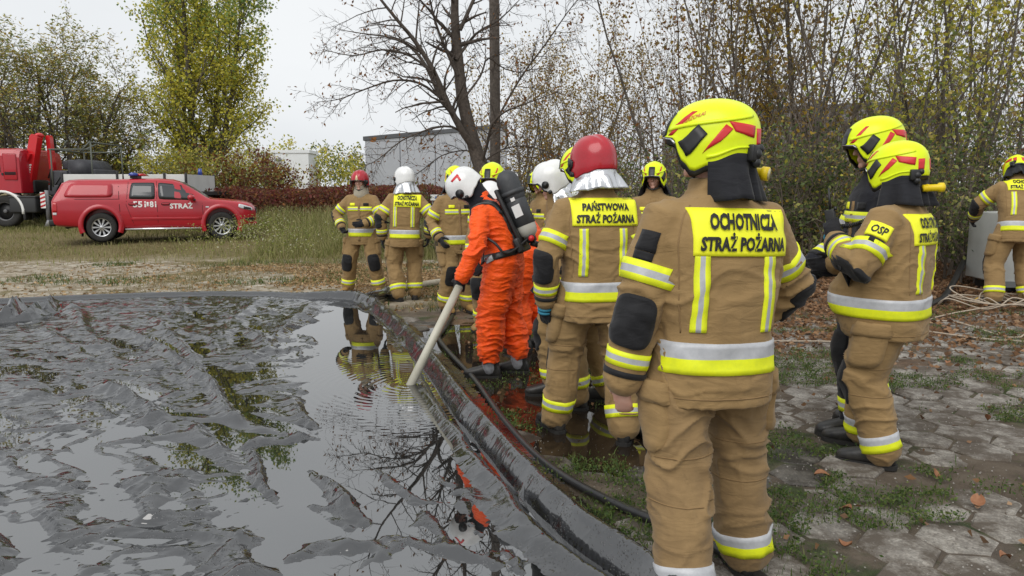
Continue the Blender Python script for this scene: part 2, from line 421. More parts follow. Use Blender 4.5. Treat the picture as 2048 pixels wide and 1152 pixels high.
# ------------------------------------------------------------------ hexagonal concrete pavers
paver_m = mat('worn_concrete', (.19, .172, .15), .88, noise=(7, (.36, .335, .295), 10), bump=((55, .5, .012), (220, .6, .006)))
paver_wet = mat('wet_concrete', (.075, .068, .058), .42, noise=(6, (.15, .135, .115), 10), bump=((55, .5, .012), (220, .5, .006)))
paver_dry = mat('sandy_concrete', (.30, .26, .20), .92, noise=(5, (.50, .46, .38), 9), bump=((40, .5, .012), (160, .5, .006)))
for pm, dirt in ((paver_m, (.095, .076, .058)), (paver_wet, (.030, .024, .018)), (paver_dry, (.20, .155, .095))):
    t = pm.node_tree; b = t.nodes['Principled BSDF']; src = b.inputs['Base Color'].links[0].from_socket; g = t.nodes.new('ShaderNodeNewGeometry')
    n = t.nodes.new('ShaderNodeTexNoise'); n.inputs['Scale'].default_value = 3.4; n.inputs['Detail'].default_value = 8; n.inputs['Roughness'].default_value = .72; t.links.new(g.outputs['Position'], n.inputs['Vector'])
    r = t.nodes.new('ShaderNodeMapRange'); r.inputs['From Min'].default_value = .42; r.inputs['From Max'].default_value = .56; t.links.new(n.outputs['Fac'], r.inputs['Value'])
    v = t.nodes.new('ShaderNodeTexVoronoi'); v.inputs['Scale'].default_value = 95; t.links.new(g.outputs['Position'], v.inputs['Vector']); h = t.nodes.new('ShaderNodeMix'); h.data_type = 'RGBA'; h.blend_type = 'MULTIPLY'; h.inputs['Factor'].default_value = .75; t.links.new(src, h.inputs[6])
    vr = t.nodes.new('ShaderNodeMapRange'); vr.inputs['To Min'].default_value = .55; vr.inputs['To Max'].default_value = 1.5; t.links.new(v.outputs['Color'], vr.inputs['Value']); t.links.new(vr.outputs['Result'], h.inputs[7])
    q = t.nodes.new('ShaderNodeMix'); q.data_type = 'RGBA'; q.inputs[7].default_value = (*dirt, 1); t.links.new(r.outputs['Result'], q.inputs['Factor']); t.links.new(h.outputs[2], q.inputs[6]); t.links.new(q.outputs[2], b.inputs['Base Color'])
HA = .186
def hex_mesh(k, m):
    r = random.Random(k); mb = MB(); o = [(math.cos(R(60 * i + 30)) * HA * r.uniform(.92, 1.0), math.sin(R(60 * i + 30)) * HA * r.uniform(.92, 1.0)) for i in range(6)]
    top = [Vector((x * .93, y * .93, r.uniform(-.003, .003))) for x, y in o]; ed = [Vector((x, y, -.010)) for x, y in o]; bo = [Vector((x, y, -.07)) for x, y in o]
    vs = [Vector((r.uniform(-.02, .02), r.uniform(-.02, .02), r.uniform(.001, .005)))] + top + ed + bo
    fs = [(0, 1 + i, 1 + (i + 1) % 6) for i in range(6)]
    for a in (1, 7): fs += [(a + i, a + 6 + i, a + 6 + (i + 1) % 6, a + (i + 1) % 6) for i in range(6)]
    mb.add(vs, fs, 0, False); me = mb.mesh('paver'); me.materials.append(m); return me
HM_ = {w: [hex_mesh(k + 40 * i, m) for k in range(7)] for i, (w, m) in enumerate((('dry', paver_m), ('wet', paver_wet), ('sandy', paver_dry)))}
cs = []
rw = random.Random(5); dx, dy = HA * math.sqrt(3) * 1.012, HA * 1.5 * 1.012; an = R(17)
for j in range(-80, 110):
    for i in range(-110, 110):
        lx, ly = (i + .5 * (j % 2)) * dx, j * dy; x, y = lx * math.cos(an) - ly * math.sin(an), lx * math.sin(an) + ly * math.cos(an) + 7
        if 1.9 < y < 16.5 and abs(x) < y * .74 + .4: cs.append((x, y))
cs = np.array(cs); sd, _ = rim_sd(cs[:, 0], cs[:, 1]); cv = fbm2(cs[:, 0], cs[:, 1], .75, 21, 3); cov = fbm2(cs[:, 0], cs[:, 1], .5, 44, 3)
keep = (sd < -.16) & ~((cs[:, 1] > 8.5) & (cs[:, 0] > -.9)) & ~((cs[:, 1] > 9) & (cov < -.06)) & (cv > -.42); cs = cs[keep]
cs = cs[np.argsort(np.hypot(cs[:, 0], cs[:, 1]))]; czs = terrain(cs[:, 0], cs[:, 1])
def kind_of(x, y):
    return 'sandy' if y > 9.6 and x < 0 else ('wet' if puddle_d(np.array(x), np.array(y)) < 1.25 and y < 9.5 else 'dry')
rest_v, rest_f, rest_m = [], [], []
for k, ((x, y), z) in enumerate(zip(cs, czs)):
    kd = kind_of(x, y); me = rw.choice(HM_[kd]); rot = an + R(60 * rw.randrange(6)) + rw.uniform(-.03, .03); tilt = (rw.gauss(0, .008), rw.gauss(0, .008)); zz = z - .009 + rw.gauss(0, .007) - (.006 if kd == 'wet' else 0)
    if k < 300:
        o = bpy.data.objects.new('paver', me); COL.objects.link(o); o.parent = ground; o.location = (x, y, zz); o.rotation_euler = (*tilt, rot)
    else:
        MX = Matrix.Translation((x, y, zz)) @ Matrix.Rotation(rot, 4, 'Z'); b0 = len(rest_v); rest_v += [tuple(MX @ v.co) for v in me.vertices]
        rest_f += [tuple(i + b0 for i in p.vertices) for p in me.polygons]; rest_m += [{'dry': 0, 'wet': 1, 'sandy': 2}[kd]] * len(me.polygons)
me = bpy.data.meshes.new('far_pavers'); me.from_pydata(rest_v, [], rest_f); me.polygons.foreach_set('material_index', rest_m)
tag(add_mesh('pavers', me, ground, (paver_m, paver_wet, paver_dry)), kind='stuff')
# standing water in the low strip
wx = np.arange(-2.2, 2.6, .1); wy = np.arange(2.6, 9.6, .1); XX, YY = np.meshgrid(wx, wy); F = grid_faces(*XX.shape); sdw, _ = rim_sd(XX.ravel(), YY.ravel()); pd = puddle_d(XX, YY).ravel()
ok = (sdw < .05) & (pd < 1.3); F = F[ok[F].all(1)]
M['puddle'] = mat('muddy_water', (.018, .013, .009), .03, spec=.5, bump=(9, .03, .004), ior=1.38)
tag(add_mesh('puddle', np_mesh('puddle', np.stack([XX.ravel(), YY.ravel(), np.full(XX.size, -.0255)], 1), F), None, (M['puddle'],)), kind='structure')

# ------------------------------------------------------------------ black tarpaulin basin and its water
ZW = .075
STICK = gp(822, 768, ZW)
ys = axis([(1.55, 0), (4.2, .0165), (7., .024), (11.6, .035)]); xs = axis([(-9.4, 0), (-4.5, .045), (1.9, .020)])
XX, YY = np.meshgrid(xs, ys); x, y = XX.ravel(), YY.ravel(); sd, run = rim_sd(x, y)
wA = fbm2(x, y, .9, 5, 3) * .9; wB = fbm2(x, y, .9, 6, 3) * .9; x2, y2 = x + wA, y + wB
def ridged(u, v, s, seed):
    n = fbm2(u, v, s, seed, 2); return (1 - np.abs(n) * 2.2)
ca, sa = math.cos(R(-52)), math.sin(R(-52)); u1, v1 = x2 * ca - y2 * sa, x2 * sa + y2 * ca
rp_ = lambda u, v, s, k, p: np.clip(ridged(u, v, s, k), 0, 1) ** p
u2, v2 = x2 * math.cos(R(20)) - y2 * math.sin(R(20)), x2 * math.sin(R(20)) + y2 * math.cos(R(20))
x3, y3 = x + .45 * wA, y + .45 * wB; c3, s3 = math.cos(R(32)), math.sin(R(32)); u3, v3 = x3 * c3 + y3 * -s3, x3 * s3 + y3 * c3
z = .010 * fbm2(x2, y2, .6, 71, 3) + .013 * rp_(u3 * .5, v3 * 1.6, 1.7, 72, 6) + .014 * rp_(u1 * .45, v1 * 1.7, 2.8, 73, 6) + .012 * rp_(u3 * .45, v3 * 1.9, 5., 74, 5) + .0085 * rp_(u1 * .45, v1 * 1.9, 8.5, 75, 4) + .0035 * rp_(u3 * .5, v3 * 1.6, 14., 77, 3) + .0008 * fbm2(x2, y2, 24., 76, 2)
z = ZW + (z - np.quantile(z, .43))
dz_ = CAMH - ZW; yc = y * math.cos(PITCH) + dz_ * math.sin(PITCH); wpx = x / yc * FPX; wpy = (dz_ * math.cos(PITCH) - y * math.sin(PITCH)) / yc * FPX
pool = sstep(-440, -330, wpx + 90 * wA) * sstep(440, 300, wpy + 120 * wB) + .50 * sstep(-560, -420, wpx + 120 * wB) * sstep(250, 330, wpy)
z = z - .045 * np.clip(pool, 0, 1) + .010 * sstep(6.0, 9, y) * (1 - np.clip(pool, 0, 1)) - .006 * sstep(2.0, 3.0, sd) * sstep(5, 3.5, y)
folds = [([(235, 655), (330, 705), (420, 770), (470, 842)], .060, .045), ([(310, 640), (400, 735), (468, 850)], .035, .04), ([(195, 758), (290, 815), (365, 880)], .050, .05), ([(360, 845), (430, 890), (468, 940)], .05, .05),
         ([(505, 890), (515, 970), (560, 1020)], .05, .03), ([(620, 940), (700, 1020), (780, 1075)], .055, .05), ([(488, 898), (505, 889), (522, 876)], .03, .045), ([(700, 905), (830, 1000), (930, 1010)], .055, .05),
         ([(640, 600), (570, 660), (490, 730)], .05, .10), ([(520, 600), (470, 640), (440, 690)], .03, .08), ([(380, 600), (350, 640), (280, 670)], .03, .08), ([(130, 602), (165, 640), (150, 680)], .05, .07), ([(0, 760), (60, 790), (90, 850)], .02, .1),
         ([(40, 615), (20, 640), (-40, 650)], .22, .05), ([(85, 618), (50, 640), (0, 646)], .16, .045), ([(110, 600), (95, 625), (60, 640)], .14, .05),
         ([(830, 1010), (900, 1090), (1010, 1140)], .05, .05), ([(950, 985), (1040, 1060), (1120, 1150)], .06, .06), ([(880, 900), (970, 960), (1060, 1050)], .05, .05), ([(250, 1060), (330, 1035), (400, 1032)], .04, .04), ([(540, 1150), (640, 1090), (760, 1100)], .035, .06), ([(700, 1150), (820, 1080), (960, 1120)], .035, .05)]
rf = random.Random(3)
for k in range(70):
    px, py = rf.uniform(-100, 700), 610 + 540 * rf.random() ** 1.3; L_ = rf.uniform(60, 230) * (py - 384) / 500; a = R(rf.gauss(38, 38)); b = a + rf.uniform(-.5, .5)
    folds.append(([(px, py), (px + L_ * .5 * math.cos(a), py + L_ * .35 * math.sin(a)), (px + L_ * .5 * (math.cos(a) + math.cos(b)), py + L_ * .35 * (math.sin(a) + math.sin(b)))], rf.uniform(.010, .036), rf.uniform(.04, .065)))
for pts, h, w in folds:
    P = np.array([(q.x, q.y) for q in (gp(*p, ZW) for p in pts)]); lo, hi = P.min(0) - .3, P.max(0) + .3; k = np.where((x > lo[0]) & (x < hi[0]) & (y > lo[1]) & (y < hi[1]))[0]
    if not len(k): continue
    d, s, r = seg_dist(x[k] + .04 * fbm2(x[k], y[k], 3.1, 9, 2), y[k] + .04 * fbm2(x[k], y[k], 3.1, 10, 2), P); Lt = np.linalg.norm(np.diff(P, axis=0), axis=1).sum(); tt = np.clip(r / Lt, 0, 1)
    amp = np.sin(np.pi * np.clip(tt * .94 + .03, 0, 1)) ** .6; z[k] += h * amp * np.exp(-(np.abs(d) / w) ** 1.5) - h * .25 * amp * np.exp(-((d - w * 2.2 * s) / (w * 1.5)) ** 2)
rn = fbm2(x, y, 1.7, 15, 2) + .35 * fbm2(x, y, 6., 18, 2); rn2 = ridged(run * 2.2 + sd * 2.0, sd * 1.0, 2.2, 16)
inner = np.where(sd > 0, sd, 0)
rimz = .105 * (1 + .16 * rn) * np.exp(-(np.abs(sd - .02 - .03 * rn) / .062) ** 2.1) + .030 * np.exp(-(inner / .22) ** 1.5) * (1 - .10 * rn2) * (sd > -.3) + .004 * rn2 * np.exp(-(inner / .35) ** 2)
gul = .085 * np.exp(-((sd - .125 - .03 * rn) / .024) ** 2) * (.35 + .65 * sstep(7.5, 4.5, y)) * sstep(-.35, .1, rn + .25) - .052 * np.exp(-((sd - .20 - .05 * rn) / .045) ** 2) * sstep(6.2, 4.2, y) - .03 * np.exp(-((sd - .36 - .09 * rn2) / .035) ** 2) * sstep(5.5, 4.0, y)
far = sstep(8.6, 9.6, y) * sstep(-2.2, -3.2, x)            # along the far side the sheet lies nearly flat
kz = sstep(.08, .42, sd + .10 * rn); zi = (z * kz + (ZW - .004) * (1 - kz)) + (rimz - gul) * (1 - .55 * far)
out = np.exp(-(np.clip(-sd, 0, None) / .085) ** 2.4)
zt = np.where(sd >= 0, zi, .012 + .006 * rn + out * (zi - .012))
zt = np.maximum(zt, .004 + terrain(x, y))
F = grid_faces(*XX.shape); ok = (sd > -.24 + .05 * rn) & (np.abs(x) < y * .72 + 1.0); F = F[ok[F].all(1)]
def tarp_mat():
    m = bpy.data.materials.new('black_sheeting'); m.use_nodes = True; t = m.node_tree; b = t.nodes['Principled BSDF']; N = t.nodes.new; L = t.links.new; c = N('ShaderNodeTexCoord')
    b.inputs['Base Color'].default_value = (.010, .0105, .012, 1); b.inputs['IOR'].default_value = 2.1
    n = N('ShaderNodeTexNoise'); n.inputs['Scale'].default_value = 3.; n.inputs['Detail'].default_value = 6; L(c.outputs['Object'], n.inputs['Vector'])
    r = N('ShaderNodeMapRange'); r.inputs['From Min'].default_value = .35; r.inputs['From Max'].default_value = .65; r.inputs['To Min'].default_value = .035; r.inputs['To Max'].default_value = .16; L(n.outputs['Fac'], r.inputs['Value']); L(r.outputs['Result'], b.inputs['Roughness'])
    mp = N('ShaderNodeMapping'); mp.inputs['Scale'].default_value = (3.5, 17, 8); mp.inputs['Rotation'].default_value = (0, 0, R(35)); L(c.outputs['Object'], mp.inputs['Vector'])
    n2 = N('ShaderNodeTexNoise'); n2.noise_type = 'RIDGED_MULTIFRACTAL'; n2.normalize = False; n2.inputs['Scale'].default_value = 1.; n2.inputs['Detail'].default_value = 3; n2.inputs['Distortion'].default_value = 1.2; L(mp.outputs['Vector'], n2.inputs['Vector'])
    b1 = N('ShaderNodeBump'); b1.inputs['Strength'].default_value = .5; b1.inputs['Distance'].default_value = .009; L(n2.outputs['Fac'], b1.inputs['Height'])
    v = N('ShaderNodeTexVoronoi'); v.inputs['Scale'].default_value = 85; L(c.outputs['Object'], v.inputs['Vector'])
    dr = N('ShaderNodeMapRange'); dr.inputs['From Min'].default_value = .32; dr.inputs['From Max'].default_value = .12; dr.interpolation_type = 'SMOOTHSTEP'; L(v.outputs['Distance'], dr.inputs['Value'])
    n3 = N('ShaderNodeTexNoise'); n3.inputs['Scale'].default_value = 6; n3.inputs['Detail'].default_value = 4; L(c.outputs['Object'], n3.inputs['Vector']); g = N('ShaderNodeMapRange'); g.inputs['From Min'].default_value = .48; g.inputs['From Max'].default_value = .60; L(n3.outputs['Fac'], g.inputs['Value'])
    mu = N('ShaderNodeMath'); mu.operation = 'MULTIPLY'; L(dr.outputs['Result'], mu.inputs[0]); L(g.outputs['Result'], mu.inputs[1])
    b2 = N('ShaderNodeBump'); b2.inputs['Strength'].default_value = .8; b2.inputs['Distance'].default_value = .004; L(mu.outputs[0], b2.inputs['Height']); L(b1.outputs['Normal'], b2.inputs['Normal']); L(b2.outputs['Normal'], b.inputs['Normal'])
    return m
M['tarp'] = tarp_mat()
tarp = tag(add_mesh('tarpaulin', np_mesh('tarpaulin', np.stack([x, y, zt], 1), F), None, (M['tarp'],)), 'wrinkled black plastic sheet spread into a shallow water basin with a rolled edge', 'tarpaulin')
def water_mat():
    m = bpy.data.materials.new('basin_water'); m.use_nodes = True; t = m.node_tree; b = t.nodes['Principled BSDF']; N = t.nodes.new; L = t.links.new; c = N('ShaderNodeTexCoord')
    b.inputs['Base Color'].default_value = (.012, .013, .013, 1); b.inputs['Roughness'].default_value = .012; b.inputs['IOR'].default_value = 3.1
    w = N('ShaderNodeTexWave'); w.wave_type = 'RINGS'; w.rings_direction = 'Z'; w.inputs['Scale'].default_value = 5.0; w.inputs['Distortion'].default_value = 3.4; w.inputs['Detail'].default_value = 1.5; w.inputs['Detail Scale'].default_value = 1.2; L(c.outputs['Object'], w.inputs['Vector'])
    ln = N('ShaderNodeVectorMath'); ln.operation = 'LENGTH'; L(c.outputs['Object'], ln.inputs[0])
    f = N('ShaderNodeMapRange'); f.interpolation_type = 'SMOOTHSTEP'; f.inputs['From Min'].default_value = 1.5; f.inputs['From Max'].default_value = .1; f.inputs['To Max'].default_value = .022; L(ln.outputs['Value'], f.inputs['Value'])
    n = N('ShaderNodeTexNoise'); n.inputs['Scale'].default_value = 2.6; n.inputs['Detail'].default_value = 3; L(c.outputs['Object'], n.inputs['Vector'])
    b0 = N('ShaderNodeBump'); b0.inputs['Strength'].default_value = .02; b0.inputs['Distance'].default_value = .02; L(n.outputs['Fac'], b0.inputs['Height'])
    b1 = N('ShaderNodeBump'); b1.inputs['Distance'].default_value = .03; L(f.outputs['Result'], b1.inputs['Strength']); L(w.outputs['Fac'], b1.inputs['Height']); L(b0.outputs['Normal'], b1.inputs['Normal']); L(b1.outputs['Normal'], b.inputs['Normal'])
    return m
wx = axis([(-9.2, 0), (1.8, .06)]); wy = axis([(1.6, 0), (11.4, .06)]); XX, YY = np.meshgrid(wx, wy); F = grid_faces(*XX.shape); s2, _ = rim_sd(XX.ravel(), YY.ravel()); ok = s2 > .03; F = F[ok[F].all(1)]
wat = tag(add_mesh('water', np_mesh('water', np.stack([XX.ravel() - STICK.x, YY.ravel() - STICK.y, np.zeros(XX.size)], 1), F), None, (water_mat(),)), kind='structure'); wat.location = (STICK.x, STICK.y, ZW)
# ================================================================== trees and plants
class TB:
    """branch tubes and leaf quads as numpy arrays"""
    def __init__(s): s.V = []; s.F = []; s.n = 0
    def tube(s, P, rad, n):
        P = np.asarray(P, float); k = len(P); T = np.gradient(P, axis=0); T /= np.linalg.norm(T, axis=1)[:, None] + 1e-9
        ref = np.array([0, 1., 0]) if abs(T[0][2]) > .6 else np.array([0, 0, 1.]); X = np.cross(ref, T); X /= np.linalg.norm(X, axis=1)[:, None] + 1e-9; Y = np.cross(T, X)
        a = np.arange(n) * 2 * np.pi / n; r = np.asarray(rad)[:, None, None]
        V = P[:, None, :] + r * (X[:, None, :] * np.cos(a)[None, :, None] + Y[:, None, :] * np.sin(a)[None, :, None])
        i = np.arange(k * n).reshape(k, n); j = np.roll(i, -1, 1); s.F.append(np.stack([i[:-1], j[:-1], j[1:], i[1:]], -1).reshape(-1, 4) + s.n); s.V.append(V.reshape(-1, 3)); s.n += k * n
    def mesh(s, name): return np_mesh(name, np.concatenate(s.V), np.concatenate(s.F))
def leaf_quads(C, size, rng, flat=.0, asp=.62, droop=0.):
    """C (n,3); diamond leaves of random turn; returns V, F"""
    n = len(C); d = rng.normal(size=(n, 3)); d[:, 2] = d[:, 2] * (1 - flat) - droop; d /= np.linalg.norm(d, axis=1)[:, None]
    e = rng.normal(size=(n, 3)); e[:, 2] *= (1 - flat * .7); e = np.cross(d, e); e /= np.linalg.norm(e, axis=1)[:, None] + 1e-9
    sz = (size * rng.uniform(.6, 1.25, n))[:, None]; q = sz * asp * .5; up = np.cross(d, e) * sz * .12
    V = np.stack([C - d * sz * .5, C + e * q + up, C + d * sz * .5, C - e * q + up], 1).reshape(-1, 3); F = np.arange(4 * n).reshape(n, 4); return V, F
def grow(rng, P0, D, L, r0, lev, prm, out):
    ns = prm['nseg'][lev]; P = [np.array(P0, float)]; d = np.array(D, float); d /= np.linalg.norm(d)
    for i in range(ns):
        d = d + rng.normal(size=3) * prm['wander'][lev]; d[2] += prm['trop'][lev]; d /= np.linalg.norm(d); P.append(P[-1] + d * L / ns)
    t = np.linspace(0, 1, ns + 1); end = prm.get('tip', .25); rad = r0 * (1 - (1 - end) * t ** .9)
    P = np.array(P); out.append((P, rad, lev))
    if lev + 1 < len(prm['nch']) + 1 and lev < len(prm['nch']): spawn(rng, P, rad, L, lev, prm, out)
def spawn(rng, P, rad, L, lev, prm, out, n=None, start=None):
    n = prm['nch'][lev] if n is None else n; start = prm['start'][lev] if start is None else start; ns = len(P) - 1; ph = rng.uniform(0, 6.28)
    for c in range(n):
        t = start + (1 - start) * ((c + rng.uniform(0, .9)) / n); q = min(int(t * ns), ns - 1); f = t * ns - q; p = P[q] * (1 - f) + P[q + 1] * f
        ax = P[q + 1] - P[q]; ax /= np.linalg.norm(ax); ph += 2.4 + rng.normal() * .4; ref = np.array([1., 0, 0]) if abs(ax[0]) < .8 else np.array([0, 1., 0])
        u = np.cross(ax, ref); u /= np.linalg.norm(u); v = np.cross(ax, u); a = R(prm['ang'][lev]) * rng.uniform(.75, 1.25)
        D = ax * math.cos(a) + (u * math.cos(ph) + v * math.sin(ph)) * math.sin(a)
        l = L * prm['ratio'][lev] * rng.uniform(.65, 1.2) * (1 - prm.get('taper', .45) * (t - start)); rr = (rad[q] * (1 - f) + rad[q + 1] * f) * prm.get('rr', .55)
        if prm.get('limit') is None or prm['limit'](p): grow(rng, p, D, l, max(rr, prm.get('rmin', .004)), lev + 1, prm, out)
def tree_obj(name, out, loc, bark, leaves=None, label=None, cat='tree', group=None, rz=0., scale=1., split=1, twig_mat=None, sides=(8, 6, 4, 3, 3)):
    """leaves = list of (V, F, material); levels below `split` are the trunk, the rest and the leaves the crown"""
    root = empty(name, loc, rz, label, cat, group, scale)
    a, b = TB(), TB()
    for P, rad, lev in out: (a if lev < split else b).tube(P, rad, sides[lev])
    add_mesh('trunk', a.mesh('trunk'), root, (bark,))
    Vs, Fs, Ms, ms, n = [], [], [], [], 0
    if b.n: v, f = np.concatenate(b.V), np.concatenate(b.F); Vs.append(v); Fs.append(f); Ms.append(np.zeros(len(f), int)); n = len(v)
    ms.append(twig_mat or bark)
    for V, F, m in (leaves or []):
        if not len(V): continue
        Vs.append(V); Fs.append(F + n); n += len(V)
        if m not in ms: ms.append(m)
        Ms.append(np.full(len(F), ms.index(m)))
    if Vs: add_mesh('crown', np_mesh('crown', np.concatenate(Vs), np.concatenate(Fs), smooth=True, mi=np.concatenate(Ms)), root, ms)
    return root
def tips(out, lev, rng, per, spread, tmin=.2):
    C = []
    for P, rad, l in out:
        if l < lev: continue
        k = per if l == lev else per; t = rng.uniform(tmin, 1, k) * (len(P) - 1); q = np.minimum(t.astype(int), len(P) - 2); f = (t - q)[:, None]
        C.append(P[q] * (1 - f) + P[q + 1] * f + rng.normal(size=(k, 3)) * spread)
    return np.concatenate(C) if C else np.zeros((0, 3))
bark_grey = mat('grey_brown_bark', (.075, .062, .050), .95, noise=(14, (.15, .132, .108), 6), bump=(40, .8, .02))
bark_dark = mat('dark_bark', (.058, .046, .037), .95, noise=(18, (.115, .092, .075), 5), bump=(50, .8, .02))
twig_red = mat('reddish_twigs', (.12, .082, .062), .9)
twig_grey = mat('grey_twigs', (.15, .120, .095), .9)
lf_green = island_mat('poplar_green_leaf', [(0.122, 0.208, 0.053), (0.208, 0.305, 0.086), (0.293, 0.390, 0.111), (0.390, 0.439, 0.098)])
lf_yg = island_mat('yellow_green_leaf', [(0.344, 0.370, 0.055), (0.590, 0.517, 0.074), (0.700, 0.640, 0.085), (0.493, 0.468, 0.074)])
lf_olive = island_mat('olive_leaf', [(0.178, 0.221, 0.071), (0.307, 0.342, 0.106), (0.486, 0.455, 0.130), (0.651, 0.520, 0.163)])
lf_yellow = island_mat('autumn_yellow_leaf', [(0.299, 0.209, 0.033), (0.508, 0.344, 0.045), (0.389, 0.239, 0.038), (0.239, 0.194, 0.045)])
lf_brown = island_mat('dry_brown_leaf', [(0.120, 0.054, 0.022), (0.240, 0.108, 0.036), (0.336, 0.144, 0.042), (0.180, 0.090, 0.036)])
lf_thicket = island_mat('thicket_leaf', [(0.184, 0.115, 0.046), (0.299, 0.207, 0.057), (0.253, 0.138, 0.057), (0.161, 0.161, 0.057), (0.345, 0.253, 0.069)])
lf_red = island_mat('dark_red_leaf', [(0.098, 0.021, 0.023), (0.196, 0.040, 0.037), (0.127, 0.052, 0.034), (0.241, 0.098, 0.057), (0.115, 0.092, 0.034)])
lf_dkgreen = island_mat('dark_green_leaf', [(0.045, 0.073, 0.026), (0.092, 0.134, 0.045), (0.151, 0.193, 0.061), (0.223, 0.243, 0.072)])
lf_litter = island_mat('fallen_leaf_litter', [(.10, .052, .028), (.20, .105, .05), (.30, .165, .08), (.15, .085, .05), (.36, .23, .13)], trans=.1)
lf_lit2 = island_mat('faded_leaf_litter', [(.24, .14, .06), (.36, .23, .11), (.46, .33, .18), (.20, .12, .06)], trans=.1)
gr_tall = island_mat('meadow_grass', [(.16, .17, .05), (.24, .24, .075), (.36, .31, .15), (.17, .21, .05), (.44, .38, .21)], trans=.3)
gr_green = island_mat('short_green_grass', [(.035, .065, .014), (.065, .115, .026), (.11, .16, .036), (.15, .17, .05)], trans=.25)
gr_straw = island_mat('dry_grass', [(.20, .16, .07), (.30, .25, .12), (.14, .13, .05), (.40, .33, .19)], trans=.25)
def gz(x, y): return float(terrain(np.array([x]), np.array([y]))[0])

# ---- poplar behind the pickup
rg = np.random.default_rng(4)
PX, PY = dp(405, 400, 34).x, 34.
prm = dict(nseg=[12, 8, 6, 4], wander=[.05, .10, .14, .2], trop=[.04, .10, .06, .0], nch=[19, 9, 7], ang=[44, 42, 50], ratio=[.44, .42, .42], start=[.08, .12, .15], taper=.62, rr=.5, rmin=.008)
out = []
for k, (a, L_, sx) in enumerate(((0, 10.6, 0.), (.22, 9.6, 1.), (-.20, 9.2, -1.), (.05, 10.0, .2))):
    grow(rg, (sx * .15, .12 * k, 0), (a, .06 * k - .1, 1), L_, .19 - .02 * k, 0, prm, out)
C = np.concatenate([tips(out, 2, rg, 4, .2), tips(out, 3, rg, 2, .16)])
k = rg.random(len(C)); gq = sstep(7.2, 12.6, C[:, 2] + .7 * np.abs(C[:, 0]) + rg.normal(size=len(C)) * 1.3)
isg = k < gq * .85 + .10
tree_obj('poplar_tree', out, (PX, PY, gz(PX, PY)), bark_grey, [(*leaf_quads(C[isg], .13, rg, asp=.8), lf_green), (*leaf_quads(C[~isg], .13, rg, asp=.8), lf_yg)], 'tall poplar with green top and yellowing lower leaves behind the red pickup', split=1)
# ---- feathery trees at the left
prm = dict(nseg=[8, 7, 5, 4], wander=[.09, .13, .16, .2], trop=[.05, .05, .0, -.03], nch=[13, 8, 7], ang=[42, 48, 52], ratio=[.55, .50, .42], start=[.22, .15, .1], taper=.4, rr=.55, rmin=.007)
for k, (px, Y, H, lb) in enumerate(((32, 30, 6.5, 'feathery olive tree behind the red crane truck, furthest left'), (150, 31.5, 6.2, 'feathery olive tree rising right of the red crane boom'), (-60, 31, 4.6, 'olive tree crown cut by the left edge of the picture'), (205, 33.5, 4.4, 'low spreading olive tree between the crane boom and the poplar'))):
    out = []; x0 = dp(px, 400, Y).x
    for a in (-.30, .02, .34): grow(rg, (a * .3, 0, 0), (a, rg.normal() * .15, 1), H * rg.uniform(.82, 1.), .12, 0, prm, out)
    C = tips(out, 3, rg, 3, .14); k2 = rg.random(len(C)) < .80
    tree_obj('feathery_tree', out, (x0, Y, gz(x0, Y)), bark_grey, [(*leaf_quads(C[k2], .17, rg, flat=.35, asp=.33), lf_olive), (*leaf_quads(C[~k2], .16, rg, flat=.35, asp=.35), lf_yellow)], lb, group='feathery trees at the left')

# ---- bushes: stems and a cloud of leaves
def bush(name, px, Y, w, h, mats, label, n=2600, size=.10, seed=1, group=None, nst=9, twig=twig_red, d=None, base=None, cat='shrub', x=None):
    rg = np.random.default_rng(seed); x0 = dp(px, 400, Y).x if x is None else x; out = []
    prm = dict(nseg=[6, 5, 4], wander=[.12, .16, .2], trop=[.03, .03, 0], nch=[9, 6], ang=[38, 45], ratio=[.5, .45], start=[.15, .1], taper=.35, rr=.55, rmin=.0045)
    for k in range(nst):
        a = rg.uniform(-1, 1); b = rg.uniform(-1, 1) * .7; grow(rg, (a * w * .35, b * (d or w) * .35, -.03), (a * w * .42 / h, b * .5, 1), h * rg.uniform(.65, 1.02), .022, 0, prm, out)
    C = tips(out, 1, rg, max(2, int(n / max(1, len(out)) * 1.1)), size * .9, .1); leaves = []; r_ = rg.random(len(C)); lo = 0.
    for m, fr in mats: k = (r_ >= lo) & (r_ < lo + fr); leaves.append((*leaf_quads(C[k], size, rg), m)); lo += fr
    return tree_obj(name, out, (x0, Y, gz(x0, Y)), twig, leaves, label, cat, group, split=1, sides=(5, 4, 3, 3))
gB = 'shrubs below the poplar'
for k, (px, Y, w, h, mm, lb) in enumerate((
    (180, 35, 3.4, 2.5, [(lf_olive, .7), (lf_yellow, .3)], 'olive shrub behind the white side of the truck bed, left'), (255, 35.5, 3.6, 2.7, [(lf_olive, .55), (lf_yg, .45)], 'yellow olive shrub left of the poplar trunk'),
    (330, 32, 3.4, 2.6, [(lf_olive, .6), (lf_yg, .4)], 'shrub in front of the poplar trunk on its left'), (425, 31.5, 3.2, 2.9, [(lf_yg, .5), (lf_olive, .5)], 'yellow green shrub at the foot of the poplar'),
    (490, 31, 3.0, 2.6, [(lf_brown, .3), (lf_olive, .5), (lf_red, .2)], 'brownish shrub right of the poplar trunk above the red hedge'), (535, 30, 2.2, 2.3, [(lf_brown, .35), (lf_red, .35), (lf_olive, .3)], 'dark reddish shrub next to the white building'))):
    bush('shrub', px, Y, w, h, mm, lb, 3600, .13, 60 + k, gB)
